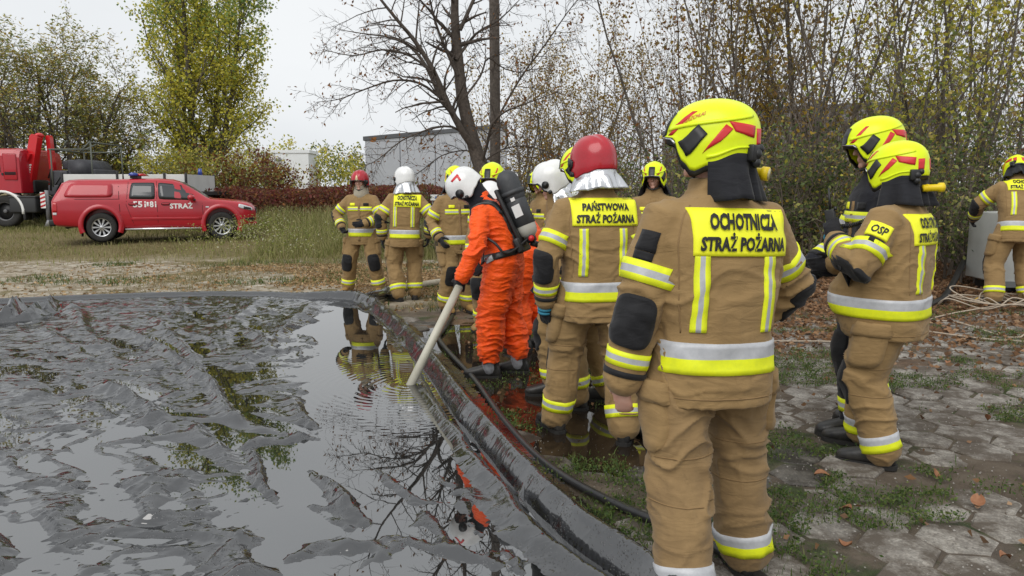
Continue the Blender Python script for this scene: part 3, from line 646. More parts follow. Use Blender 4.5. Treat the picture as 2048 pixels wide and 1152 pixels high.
for k, (px, Y, w, h, mm, lb) in enumerate(((650, 62, 6, 4.2, [(lf_yg, .5), (lf_olive, .5)], 'distant yellow green treetop between the two pale buildings'), (700, 66, 6, 4.6, [(lf_olive, .5), (lf_dkgreen, .5)], 'distant dark green treetop beside the grey building'))):
    bush('shrub', px, Y, w, h, mm, lb, 2600, .28, 90 + k)
# ---- dark red overgrown hedge
rg = np.random.default_rng(12)
n = 26000; t = rg.random(n); hx = -15.5 + t * 14.8; hy = 27.0 + rg.normal(size=n) * .8 - .10 * (hx + 8); top = 1.15 + .22 * fbm2(hx, hy * 0, .9, 5, 3) + .10 * fbm2(hx, hy * 0, 3.5, 6, 2); hz = top * rg.random(n) ** .6
C = np.stack([hx, hy, terrain(hx, hy) + hz + .05], 1); r_ = rg.random(n); V1, F1 = leaf_quads(C[r_ < .8], .13, rg); V2, F2 = leaf_quads(C[r_ >= .8], .12, rg)
hb = TB()
for k in range(420):
    q = C[rg.integers(n)]; hb.tube(np.array([[q[0], q[1], q[2] - .7], [q[0] + rg.normal() * .1, q[1], q[2] - .2], [q[0] + rg.normal() * .2, q[1] - .1, q[2] + .25]]), [.012, .009, .004], 3)
Vb, Fb = np.concatenate(hb.V), np.concatenate(hb.F)
tag(add_mesh('hedge', np_mesh('hedge', np.concatenate([V1, V2, Vb]), np.concatenate([F1, F2 + len(V1), Fb + len(V1) + len(V2)]), mi=np.concatenate([np.zeros(len(F1), int), np.ones(len(F2), int), np.full(len(Fb), 2)])), None, (lf_red, lf_brown, twig_red)), kind='stuff')

# ---- the bare tree in the middle, its main limbs drawn one by one
rg = np.random.default_rng(23); TY = 15.5; tb = dp(968, 400, TY); tz = gz(tb.x, TY)
def limb(pts, r0, r1, dep=0.):
    P = [np.array(dp(a, b, TY)) for a, b in pts]; n = len(P); S = []
    for i, p in enumerate(P): p = p.copy(); p[1] += dep * i / n; S.append(p)
    Q = []
    for i in range(n - 1):
        p0, p1, p2, p3 = S[max(i - 1, 0)], S[i], S[i + 1], S[min(i + 2, n - 1)]
        for t in (0, .34, .67): Q.append(.5 * ((2 * p1) + (p2 - p0) * t + (2 * p0 - 5 * p1 + 4 * p2 - p3) * t * t + (3 * p1 - 3 * p2 + p3 - p0) * t ** 3))
    Q.append(S[-1]); Q = np.array(Q); Q -= np.array([tb.x, TY, tz]); return Q, np.linspace(r0 * (.82 if r0 > .2 else .62), max(r1 * .7, .005), len(Q))
out = []
prm = dict(nseg=[8, 7, 6, 4], wander=[.08, .11, .14, .2], trop=[.0, -.005, -.025, -.03], nch=[0, 11, 9], ang=[45, 46, 50], ratio=[.4, .46, .42], start=[.1, .12, .12], taper=.35, rr=.50, rmin=.0042, tip=.3)
for pts, r0, r1, dep, lev in ((((974, 420), (966, 350), (948, 290), (925, 200), (915, 110), (908, 20), (912, -90), (918, -210), (925, -330)), .225, .03, .3, 0), (((952, 300), (928, 268), (900, 215), (872, 150), (838, 95), (800, 50), (755, -10), (720, -90)), .13, .015, -1.2, 1), (((935, 275), (915, 240), (880, 195), (850, 130), (815, 85), (770, 62), (715, 52), (655, 40)), .095, .008, 1.0, 1), (((962, 330), (975, 290), (985, 255), (1010, 232), (1060, 215), (1110, 200)), .06, .008, -1.5, 1),
    (((945, 280), (905, 255), (860, 262), (810, 285), (770, 320), (745, 335)), .05, .006, -1., 1), (((880, 195), (840, 168), (790, 165), (735, 185), (690, 205), (650, 212)), .05, .005, -.8, 1), (((870, 150), (820, 110), (760, 95), (700, 105), (635, 90)), .05, .005, .6, 1), (((912, 120), (950, 60), (1000, 20), (1050, -40)), .06, .008, 1.5, 1), (((915, 150), (880, 70), (865, 10), (850, -80)), .06, .008, -1.0, 1), (((985, 255), (1040, 160), (1090, 95), (1130, 40), (1160, 5)), .04, .006, -1., 1),
    (((925, 200), (960, 150), (975, 110), (1010, 130), (1060, 130), (1110, 70)), .04, .005, 1., 1), (((920, 60), (960, -40), (990, -150), (1010, -260)), .07, .01, .8, 1), (((912, -60), (860, -150), (810, -230), (770, -300)), .07, .01, -.8, 1), (((960, 330), (1000, 300), (1050, 290), (1110, 305), (1150, 320)), .035, .005, .8, 1), (((950, 310), (930, 300), (880, 310), (830, 345), (790, 360)), .03, .004, .8, 1)):
    P, rad = limb(pts, r0, r1, dep); out.append((P, rad, lev)); Ln = np.linalg.norm(np.diff(P, axis=0), axis=1).sum()
    spawn(rg, P, rad, Ln * (.30 if lev == 0 else .62), 1, prm, out, n=(20 if lev == 0 else 23), start=(.45 if lev == 0 else .18))
C = tips(out, 3, rg, 1, .03, .5); C = C[rg.random(len(C)) < .34]
C2 = tips([b for b in out if b[2] >= 2], 2, rg, 1, .05, .6); cl = C2[rg.choice(len(C2), 60)]; cl = (cl[:, None, :] + rg.normal(size=(60, 5, 3)) * .06).reshape(-1, 3)
tree_obj('bare_tree', out, (tb.x, TY, tz), bark_dark, [(*leaf_quads(C, .085, rg, droop=1.2, asp=.4), lf_brown), (*leaf_quads(cl, .10, rg, droop=.6, asp=.5), lf_brown)], 'large nearly bare tree with dark trunk and drooping twigs left of the wooden pole', split=1, twig_mat=bark_dark)
# ---- wooden pole
pp = dp(990, 400, 17); mb = MB(); mb.tube([(0, 0, -.2), (.01, 0, 3), (-.01, 0, 6.5), (.0, 0, 9.2)], [.125, .118, .110, .10], 14)
po = mb.build('wooden_pole', mat('weathered_pole_wood', (.085, .070, .058), .9, noise=(16, (.16, .135, .115), 5), bump=((30, .6, .02),))); po.location = (pp.x, 17, gz(pp.x, 17)); tag(po, 'straight weathered wooden pole beside the bare tree', 'pole')

# ---- bare saplings of the thicket: a few grown once, then copied
def sapling(seed, H, nst, leafy, mats, size=.09, twig=twig_grey, spread=.20, nch=(13, 8)):
    rg = np.random.default_rng(seed); out = []
    prm = dict(nseg=[9, 6, 4], wander=[.06, .10, .16], trop=[.035, .06, .02], nch=list(nch), ang=[36, 42], ratio=[.36, .40], start=[.12, .15], taper=.55, rr=.50, rmin=.0042, tip=.18)
    for k in range(nst): grow(rg, (rg.normal() * .22, rg.normal() * .22, -.05), (rg.normal() * spread, rg.normal() * spread, 1), H * rg.uniform(.75, 1.05), rg.uniform(.020, .045), 0, prm, out)
    C = tips(out, 2, rg, 5, .09, .1); leaves = []; 
    for m, fr in mats: k = rg.random(len(C)) < fr * leafy; leaves.append((*leaf_quads(C[k], size, rg, droop=.3), m))
    return tree_obj('sapling', out, (0, 0, -50), bark_grey, leaves, 'x', 'tree', twig_mat=twig, split=1, sides=(6, 4, 3, 3))
protos = {'bare': [sapling(s, 8.2, 3, .22, [(lf_thicket, 1.)]) for s in (101, 102, 103)], 'brown': [sapling(s, 8.0, 3, .7, [(lf_brown, .5), (lf_thicket, .3)]) for s in (111, 112)], 'yellow': [sapling(s, 6.4, 5, 1., [(lf_yellow, .8), (lf_thicket, .4)], .085) for s in (121, 122)], 'green': [sapling(s, 7.6, 4, 1.0, [(lf_olive, .55), (lf_yg, .6)], .10, spread=.26) for s in (131, 132)]}
first = {k: [True] * len(v) for k, v in protos.items()}; rs = random.Random(9)
LB = {'bare': 'thin bare sapling', 'brown': 'brown leaved sapling', 'yellow': 'sparse yellow sapling', 'green': 'yellow green sapling'}
def plant(kind, px, Y, sc, where):
    i = rs.randrange(len(protos[kind])); o = protos[kind][i]
    if first[kind][i]: first[kind][i] = False
    else: o = copy_tree(o)
    x = dp(px, 400, Y).x; o.location = (x, Y, gz(x, Y)); o.rotation_euler = (0, 0, rs.uniform(0, 6.28)); o.scale = (sc,) * 3; o['label'] = LB[kind] + ' ' + where; o['group'] = 'saplings in the thicket'; o['category'] = 'tree'
for kind, px, Y, sc in (('yellow', 1020, 22, .84), ('yellow', 1120, 21, .80), ('yellow', 1165, 22.5, .95), ('yellow', 1215, 21, .86), ('yellow', 1075, 24, .80)): plant(kind, px, Y, sc, '%s' % {1020: 'right of the pole, closest to it', 1120: 'above the white helmet', 1165: 'above the red helmet with silver curtain', 1215: 'right of the pole, furthest from it', 1075: 'right of the pole, second from it'}[px])
for kind, px, Y, sc in (('bare', 1255, 19, .66), ('bare', 1300, 18, .70), ('bare', 1345, 20, .84)): plant(kind, px, Y, sc, 'above the firefighter facing the camera, %s' % {1255: 'left one', 1300: 'middle one', 1345: 'right one'}[px])
for kind, px, Y, sc in (('brown', 1400, 15, .95), ('yellow', 1450, 17, 1.25), ('bare', 1490, 14, .95), ('brown', 1425, 20, 1.2)): plant(kind, px, Y, sc, 'rising behind the nearest yellow helmet, %s' % {1400: 'leftmost', 1450: 'second from the left', 1490: 'rightmost', 1425: 'furthest back'}[px])
for kind, px, Y, sc in (('bare', 1545, 13.5, .95), ('yellow', 1590, 16, 1.3), ('bare', 1640, 13, 1.), ('bare', 1685, 15.5, 1.05), ('brown', 1570, 19, 1.2), ('brown', 1720, 18, 1.1)): plant(kind, px, Y, sc, 'between the nearest man and the radio man, %s' % {1545: 'leftmost', 1590: 'second from the left', 1640: 'right of the middle', 1685: 'close to the dark jacket', 1570: 'deep inside', 1720: 'behind the dark jacket'}[px])
for kind, px, Y, sc in (('green', 1800, 13.5, 1.), ('green', 1865, 14.5, 1.05), ('green', 1930, 13, .95), ('bare', 1840, 16, 1.1)): plant(kind, px, Y, sc, 'above the man with the radio, %s' % {1800: 'left', 1865: 'middle', 1930: 'right', 1840: 'behind the others'}[px])
for kind, px, Y, sc in (('bare', 1975, 12.5, .95), ('brown', 2025, 13.5, 1.), ('green', 2010, 16.5, 1.1), ('bare', 2090, 12, 1.)): plant(kind, px, Y, sc, 'behind the bending man at the right edge, %s' % {1975: 'left of him', 2025: 'above him', 2010: 'deeper behind', 2090: 'past the edge'}[px])
# ---- undergrowth of the thicket
gU = 'undergrowth shrubs of the thicket'
for k, (px, Y, w, h, mm, lb, n) in enumerate((
    (870, 17.5, 2.2, 1.9, [(lf_dkgreen, .8), (lf_brown, .2)], 'dark green shrub below the bare tree on its left', 3200), (1010, 18.5, 2.2, 1.7, [(lf_dkgreen, .5), (lf_yellow, .5)], 'mixed shrub at the foot of the wooden pole', 2400), (1090, 19, 2.6, 2.0, [(lf_yellow, .6), (lf_olive, .4)], 'yellow shrub behind the crouching orange suit', 2600), (1190, 17, 2.4, 2.0, [(lf_olive, .4), (lf_brown, .3), (lf_yellow, .3)], 'brownish shrub behind the red helmet with silver curtain', 2600),
    (1265, 14.5, 2.2, 2.0, [(lf_dkgreen, .7), (lf_olive, .3)], 'dark green shrub behind the man whose face looks this way', 3400), (1340, 13.5, 2.0, 1.9, [(lf_dkgreen, .7), (lf_olive, .3)], 'dark green shrub left of the nearest yellow helmet', 3400), (1515, 13, 2.2, 2.2, [(lf_dkgreen, .8), (lf_olive, .2)], 'dark green shrub right of the nearest yellow helmet', 3800), (1590, 12.2, 2.0, 2.1, [(lf_dkgreen, .85), (lf_olive, .15)], 'dense green shrub above the nearest man\'s right shoulder', 4200), (1660, 12.8, 2.0, 2.0, [(lf_dkgreen, .6), (lf_yellow, .4)], 'green and yellow shrub left of the dark jacket', 3800),
    (1740, 13, 2.2, 2.6, [(lf_dkgreen, .7), (lf_yg, .3)], 'tall green shrub between the two yellow helmets at right', 4200), (1880, 11.8, 2.0, 2.4, [(lf_dkgreen, .8), (lf_olive, .2)], 'dense green shrub behind the man with the radio', 4400), (1935, 11.2, 1.6, 1.9, [(lf_dkgreen, .8), (lf_olive, .2)], 'green shrub left of the bending man', 3400), (2040, 12, 2.2, 2.2, [(lf_brown, .5), (lf_dkgreen, .5)], 'brown leaved shrub above the bending man', 2600))):
    bush('shrub', px, Y, w, h * (.80 + .5 * ((k * 37 % 11) / 11)), mm, lb, int(n * .62), .075, 200 + k, gU, 13, twig=twig_grey)
# ---- far wood behind: one mass of stems and twigs
rg = np.random.default_rng(77); tb_ = TB(); Cs = []
for k in range(105):
    px = rg.uniform(1000, 2150); Y = rg.uniform(19, 31); x = dp(px, 400, Y).x; h = rg.uniform(3.4, 6.6) * (.52 + .45 * min(1, max(0, (px - 1000) / 500))); z0 = gz(x, Y); lx, ly = rg.normal() * .9, rg.normal() * .3
    P = np.array([[x, Y, z0], [x + lx * .3, Y, z0 + h * .35], [x + lx * .7, Y + ly, z0 + h * .7], [x + lx * 1.2, Y + ly, z0 + h]]); tb_.tube(P, [.038, .027, .016, .004], 4)
    for q in range(38):
        t = rg.uniform(.06, .95); s0 = np.array([np.interp(t, [0, .35, .7, 1], P[:, i]) for i in range(3)]); dv = np.array([rg.normal() * .75, rg.normal() * .4, rg.uniform(.15, 1.0)]) * rg.uniform(.5, 1.5) * (1.1 - t * .6)
        tb_.tube(np.array([s0, s0 + dv * .5 + rg.normal(size=3) * .06, s0 + dv + rg.normal(size=3) * .1]), [.014, .009, .004], 3); Cs.append(s0 + dv * rg.uniform(.5, 1.))
Cs = np.array(Cs); Cs = np.repeat(Cs, 2, 0); kk = rg.random(len(Cs)) < .55; V1, F1 = leaf_quads(Cs[kk] + rg.normal(size=(kk.sum(), 3)) * .2, .11, rg); Vb, Fb = np.concatenate(tb_.V), np.concatenate(tb_.F)
tag(add_mesh('far_wood', np_mesh('far_wood', np.concatenate([Vb, V1]), np.concatenate([Fb, F1 + len(Vb)]), mi=np.concatenate([np.zeros(len(Fb), int), np.ones(len(F1), int)])), None, (twig_grey, lf_thicket)), kind='stuff')

# ------------------------------------------------------------------ grass, weeds and fallen leaves
def blades(P, H, rng, w=.006, lean=.35):
    n = len(P); a = rng.uniform(0, 6.28, n); dx = np.stack([np.cos(a), np.sin(a), np.zeros(n)], 1); b = rng.uniform(0, 6.28, n); ln = (np.abs(rng.normal(size=n)) * lean * H)[:, None]; dl = np.stack([np.cos(b), np.sin(b), np.zeros(n)], 1); up = np.array([0, 0, 1.])[None]
    Hc = H[:, None]; ww = (w * rng.uniform(.6, 1.5, n))[:, None]
    V = np.stack([P - dx * ww, P + dx * ww, P + up * Hc * .55 + dl * ln * .35 + dx * ww * .8, P + up * Hc * .55 + dl * ln * .35 - dx * ww * .8, P + up * Hc * (1 - .2 * lean) + dl * ln + dx * ww * .15, P + up * Hc * (1 - .2 * lean) + dl * ln - dx * ww * .15], 1).reshape(-1, 3)
    i = np.arange(n)[:, None] * 6; F = np.concatenate([i + np.array([[0, 1, 2, 3]]), i + np.array([[3, 2, 4, 5]])], 0); return V, F
def scatter(n, x0, x1, y0, y1, rng, fn=None):
    x, y = rng.uniform(x0, x1, n), rng.uniform(y0, y1, n); k = np.abs(x) < y * .74 + .6
    if fn is not None: k &= rng.random(n) < fn(x, y)
    return x[k], y[k]
def stuff(name, V, F, m): return tag(add_mesh(name, np_mesh(name, V, F, smooth=False), None, (m,)), kind='stuff')
rg = np.random.default_rng(31)
x, y = scatter(95000, -19, -.5, 13.5, 27.5, rg, lambda x, y: np.clip(sstep(15.6, 17.6, y + 1.8 * fbm2(x, y, .35, 4, 3) - .12 * (x + 9) * (x < -9)) * np.where(x < -6.2, .16 + .5 * sstep(22.5, 24, y), 1.) * (.45 + .9 * np.clip(fbm2(x, y, .8, 8, 2) + .35, 0, 1)), 0, 1))
H = (.14 + .46 * sstep(16, 20, y + .8 * (x + 6.4) * (x < -6.4)) * np.where((x < -6.2) & (y < 23), .20, 1.)) * rg.uniform(.5, 1.3, len(x)) * (1 + .5 * fbm2(x, y, .7, 12, 2)); V, F = blades(np.stack([x, y, terrain(x, y) - .03], 1), H, rg, .0075, .4); stuff('meadow_grass', V, F, gr_tall)
x, y = scatter(90000, -15, -.6, 9.8, 23, rg, lambda x, y: sstep(.0, .2, fbm2(x, y, .55, 44, 3) * -1 + .05) * .9 + .05); V, F = blades(np.stack([x, y, terrain(x, y) - .03], 1), rg.uniform(.03, .10, len(x)), rg, .005, .7)
s_, _ = rim_sd(x, y); kk = s_ < -.2; idx = np.where(kk)[0]; V, F = blades(np.stack([x, y, terrain(x, y) - .03], 1)[kk], rg.uniform(.03, .10, kk.sum()), rg, .005, .7); stuff('dry_grass', V, F, gr_straw)
x, y = scatter(26000, -9, .9, 9.5, 16.5, rg, lambda x, y: sstep(.05, .25, fbm2(x, y, .7, 53, 3))); s_, _ = rim_sd(x, y); kk = s_ < -.2; V, F = blades(np.stack([x, y, terrain(x, y) - .03], 1)[kk], rg.uniform(.04, .13, kk.sum()), rg, .005, .6); stuff('green_grass', V, F, gr_green)
# moss and low weeds between the pavers
def joint(x, y):
    lx = x * math.cos(-an) - (y - 7) * math.sin(-an); ly = x * math.sin(-an) + (y - 7) * math.cos(-an); j = np.round(ly / dy); best = np.full(x.shape, 9.)
    for dj in (-1, 0, 1):
        jj = j + dj; off = .5 * (np.mod(jj, 2)); i = np.round(lx / dx - off); best = np.minimum(best, np.hypot(lx - (i + off) * dx, ly - jj * dy))
    return best
def weed_mask(x, y):
    j = sstep(.125, .165, joint(x, y)); n = fbm2(x, y, 2.0, 61, 3); big = sstep(.0, .16, n); return np.clip(j * sstep(-.05, .2, n) * .7 + big * (.35 + .65 * j), 0, 1) * (1 - .55 * sstep(7.5, 9, y)) * np.where(puddle_d(x, y) < .4, .25, 1)
x, y = scatter(520000, -.9, 6.6, 2.2, 9.2, rg, lambda x, y: weed_mask(x, y) * np.clip(3.6 / y, 0, 1) ** .8); s_, _ = rim_sd(x, y); kk = s_ < -.16; x, y = x[kk], y[kk]
C = np.stack([x, y, terrain(x, y) + .004 + np.abs(rg.normal(size=len(x))) * .016], 1); k2 = rg.random(len(x)) < .62; V, F = leaf_quads(C[k2], .019, rg, flat=.5, asp=.6); stuff('moss', V, F, gr_green)
V, F = blades(C[~k2] - np.array([0, 0, .012]), rg.uniform(.015, .055, (~k2).sum()), rg, .0018, .8); stuff('weeds', V, F, gr_green)
# grit and small stones
x, y = scatter(15000, -.8, 6.4, 2.1, 9., rg, lambda x, y: np.clip(3.4 / y, 0, 1)); s_, _ = rim_sd(x, y); kk = s_ < -.15; x, y = x[kk], y[kk]; n = len(x); sz = rg.uniform(.0025, .008, n)[:, None]
base = np.array([[1, 0, 0], [-.5, .87, 0], [-.5, -.87, 0], [0, 0, 1.]]); V = (np.stack([x, y, terrain(x, y) - .004], 1)[:, None, :] + base[None] * rg.uniform(.6, 1.2, (n, 4, 1)) * sz[:, :, None]).reshape(-1, 3)
stuff('gravel', V, (np.arange(n)[:, None, None] * 4 + np.array([[0, 1, 3], [1, 2, 3], [2, 0, 3]])[None]).reshape(-1, 3), island_mat('grit', [(.10, .085, .07), (.22, .2, .175), (.36, .34, .31)], trans=0))
# flowering weeds in the meadow
x, y = scatter(15000, -8.5, -.9, 16.5, 25, rg, lambda x, y: sstep(.12, .3, fbm2(x, y, .8, 91, 2)) * .9); h = rg.uniform(.15, .75, len(x)); V, F = leaf_quads(np.stack([x, y, terrain(x, y) + h], 1), .05, rg); stuff('meadow_weeds', V, F, island_mat('weed_leaf', [(.16, .20, .04), (.26, .30, .07), (.36, .36, .10), (.60, .58, .45)]))
# leaf litter
def litter(name, n, box, fn, size, m, lift=.006):
    x, y = scatter(n, *box, rg, fn); s_, _ = rim_sd(x, y); k = s_ < -.2; x, y = x[k], y[k]; V, F = leaf_quads(np.stack([x, y, terrain(x, y) + lift + np.abs(rg.normal(size=len(x))) * .008], 1), size, rg, flat=.86, asp=.6); stuff(name, V, F, m)
litter('leaf_litter', 42000, (1.2, 12, 6.2, 14.5), lambda x, y: sstep(6.2, 9.2, y + .9 * fbm2(x, y, .8, 3, 3)) * .95, .065, lf_litter)
litter('sparse_leaf_litter', 1500, (-.5, 6, 2.4, 8.), lambda x, y: .18 + .5 * sstep(4.5, 8, y), .05, lf_litter)
litter('fallen_leaves', 46000, (-9, 2.5, 9.5, 15.8), lambda x, y: sstep(-.05, .22, fbm2(x, y, .6, 81, 3) + .10 * sstep(-6, -2, x)) * .9 * sstep(-8.5, -2.5, x) + .05, .06, lf_lit2)
# single large leaves lying in front
rl = random.Random(4)
for k, (px, py, s, w) in enumerate(((1644, 960, .085, 'on a paver beside the left boot of the man with the radio'), (1690, 1027, .06, 'on the pavers below the man with the radio'), (1955, 1010, .09, 'on the moss at the right edge'), (1690, 1092, .055, 'near the bottom beside the nearest man\'s leg'), (1875, 955, .05, 'on bare concrete right of the big boot'), (1975, 842, .05, 'on the pavers near the right edge'), (1895, 732, .06, 'in the moss at mid right'), (2010, 1125, .06, 'in the bottom right corner'))):
    P = gp(px, py); mb = MB(); n = 7; rows = []
    for i in range(n + 1):
        t = i / n; wd = s * .36 * math.sin(math.pi * min(1, t * .95 + .05)) ** .8; cz = .012 + .02 * math.sin(t * 3.0 + k) + .006 * t; rows.append([Vector((-wd, (t - .5) * s, cz + .012)), Vector((0, (t - .5) * s, cz)), Vector((wd, (t - .5) * s, cz + .014))])
    mb.loft(rows, cap=False, closed=False); o = mb.build('fallen_leaf', mat('curled_brown_leaf', (.22, .085, .035), .7, noise=(30, (.32, .16, .08), 4))); o.location = (P.x, P.y, .002); o.rotation_euler = (0, 0, rl.uniform(0, 6.28)); tag(o, 'curled brown leaf ' + w, 'leaf', 'large leaves on the pavers')
# ================================================================== buildings
clad_w = mat('white_cladding', (.74, .76, .77), .6, noise=(1.2, (.70, .72, .73), 3)); clad_g = mat('grey_cladding', (.47, .49, .53), .6, noise=(.8, (.43, .45, .49), 3)); trim_d = mat('dark_roof_trim', (.10, .105, .115), .6)
def hall(name, x0, x1, Y, D, ztop, n, m, label, slope=0., seams=.05):
    """cladding panels butted side by side, each a piece of its own, below a roof trim"""
    g = gz((x0 + x1) / 2, Y) - .3; root = empty(name, ((x0 + x1) / 2, Y, g), 0, label, 'building'); h = ztop - g; L_ = x1 - x0; c0 = -L_ / 2
    core = MB(); core.prism([(c0 + .05, 0), (-c0 - .05, 0), (-c0 - .05, h + slope - .12), (c0 + .05, h - .12)], .12, D); core.build('wall', [m], root)
    for k in range(n):
        a, b = c0 + L_ * k / n + seams / 2, c0 + L_ * (k + 1) / n - seams / 2; za, zb = h + slope * k / n, h + slope * (k + 1) / n
        p = MB(); p.prism([(a, 0), (b, 0), (b, zb - .16), (a, za - .16)], 0, .117); p.build('wall_panel', [m], root)
    t = MB(); t.prism([(c0 - .08, h - .15), (-c0 + .08, h + slope - .15), (-c0 + .08, h + slope + .08), (c0 - .08, h + .08)], -.06, D + .06); t.build('roof_trim', [trim_d if m is not clad_w else clad_w], root); return root
A = dp(500, 296, 58); B = dp(617, 302, 58); b1 = hall('white_hall', A.x - 6, B.x, 58, 2.5, B.z, 4, clad_w, 'white clad flat roofed hall partly behind the poplar')
lamp = MB(); lamp.box((2.9, -.12, B.z - gz(B.x, 58) - .35), (.5, .2, .16), bev=.03); lamp.build('wall_lamp', [mat('lamp_housing', (.2, .2, .2), .5)], b1)
A = dp(729, 276, 44); B = dp(960, 262, 44); b2 = hall('grey_hall', A.x, B.x + 1.5, 44, 18, A.z, 4, clad_g, 'large grey clad hall behind the bare tree', .75)
A = dp(1440, 222, 42); B = dp(1730, 206, 42); hall('long_hall', A.x, B.x + 5, 42, 16, A.z, 5, mat('brown_grey_cladding', (.22, .21, .21), .7, noise=(.8, (.18, .17, .17), 3)), 'long grey roofed hall hardly seen through the thicket', .6)
# ================================================================== red pickup
car_red = mat('red_vehicle_paint', (.42, .010, .022), .28, spec=.5, coat=.5, noise=(2.5, (.38, .010, .022), 4)); glass = mat('tinted_glass', (.03, .034, .038), .04, spec=.8); tyre_m = mat('tyre_rubber', (.018, .018, .018), .85, noise=(20, (.035, .033, .03), 4), bump=(60, .3, .006)); alloy = mat('silver_alloy', (.55, .56, .57), .3, metal=.8); chrome = mat('chrome_strip', (.75, .76, .77), .15, metal=.9); dark = mat('black_trim', (.014, .014, .015), .5); white_f = mat('white_film', (.80, .80, .78), .5); amber = mat('clear_lamp', (.6, .62, .65), .08, spec=.8); red_l = mat('red_lamp', (.45, .008, .012), .12, coat=.5); blue_l = mat('blue_lamp', (.02, .05, .30), .1, coat=.5); gap_m = mat('panel_gap', (.02, .002, .003), .8)
def wheel(parent, c, rad, wid, side, nsp=10, rim_m=None, label='wheel', rr=.62):
    """c = centre; side = -1 shows its face to -y"""
    c = Vector(c); t = MB(); prof = [(rr, -.5), (rr + .02, -.52), (.86, -.56), (.97, -.48), (1., -.3), (1., .3), (.97, .48), (.86, .56), (rr, .5)]; n = 36
    rings = [[c + Vector((math.cos(2 * math.pi * k / n) * p * rad, q * wid, math.sin(2 * math.pi * k / n) * p * rad)) for k in range(n)] for p, q in prof]; t.loft(rings + [rings[0]], cap=False); o = t.build('wheel', [tyre_m], parent)
    r = MB(); f = side * wid * .40; r.tube([c + Vector((0, f * .4, 0)), c + Vector((0, f * .45, 0))], rad * rr * .99, 30)
    b = r.build('brake_disc', [dark], o); s = MB(); R0 = rad * rr
    ring = lambda ra, y: [c + Vector((math.cos(2 * math.pi * k / n) * ra, y, math.sin(2 * math.pi * k / n) * ra)) for k in range(n)]
    s.loft([ring(R0, f * 1.25), ring(R0 * .93, f * 1.2), ring(R0 * .90, f * .5), ring(R0, f * .5), ring(R0, f * 1.25)], cap=False)
    s.tube([c + Vector((0, f * .6, 0)), c + Vector((0, f * 1.12, 0)), c + Vector((0, f * 1.2, 0))], [R0 * .22, R0 * .2, R0 * .12], 18)
    for k in range(nsp):
        a = 2 * math.pi * k / nsp; w = .12 if k % 2 == 0 else .10; e = Vector((math.cos(a), 0, math.sin(a))); q = Vector((-math.sin(a), 0, math.cos(a))); secs = []
        for ra, ww, yy in ((.15, .05, 1.12), (.5, .07, 1.06), (.94, w, 1.12)): p = c + e * R0 * ra; secs.append([p + q * R0 * ww + Vector((0, f * yy, 0)), p - q * R0 * ww + Vector((0, f * yy, 0)), p - q * R0 * ww + Vector((0, f * .75, 0)), p + q * R0 * ww + Vector((0, f * .75, 0))])
        s.loft(secs, smooth=False)
    s.build('rim', [rim_m or alloy], o); return o
def quadp(bv, corners, side, name, m, parent, nx=8, ny=5, off=.004, rnd_=0.):
    """panel between four (x, z) corners (bottom left, bottom right, top right, top left) on the flank y*side"""
    (a, b, c, d) = corners; G, N = [], []; dr = Vector((0, -side, 0))
    for i in range(ny + 1):
        g, nn = [], []
        for j in range(nx + 1):
            u, v = j / nx, i / ny
            if rnd_:
                uu, vv = u * 2 - 1, v * 2 - 1; k = (abs(uu) ** rnd_ + abs(vv) ** rnd_) ** (1 / rnd_); mx = max(abs(uu), abs(vv)); s_ = mx / k if k > 0 else 1; u, v = uu * s_ * .5 + .5, vv * s_ * .5 + .5
            x = (a[0] * (1 - u) + b[0] * u) * (1 - v) + (d[0] * (1 - u) + c[0] * u) * v; z = (a[1] * (1 - u) + b[1] * u) * (1 - v) + (d[1] * (1 - u) + c[1] * u) * v
            h = bv.ray_cast(Vector((x, side * 3, z)), dr, 4); p = h[0] if h[0] is not None else Vector((x, side * .9, z)); g.append(p); nn.append(Vector((0, side, 0)))
        G.append(g); N.append(nn)
    return skirted(G, N, off, name, (m,), parent)
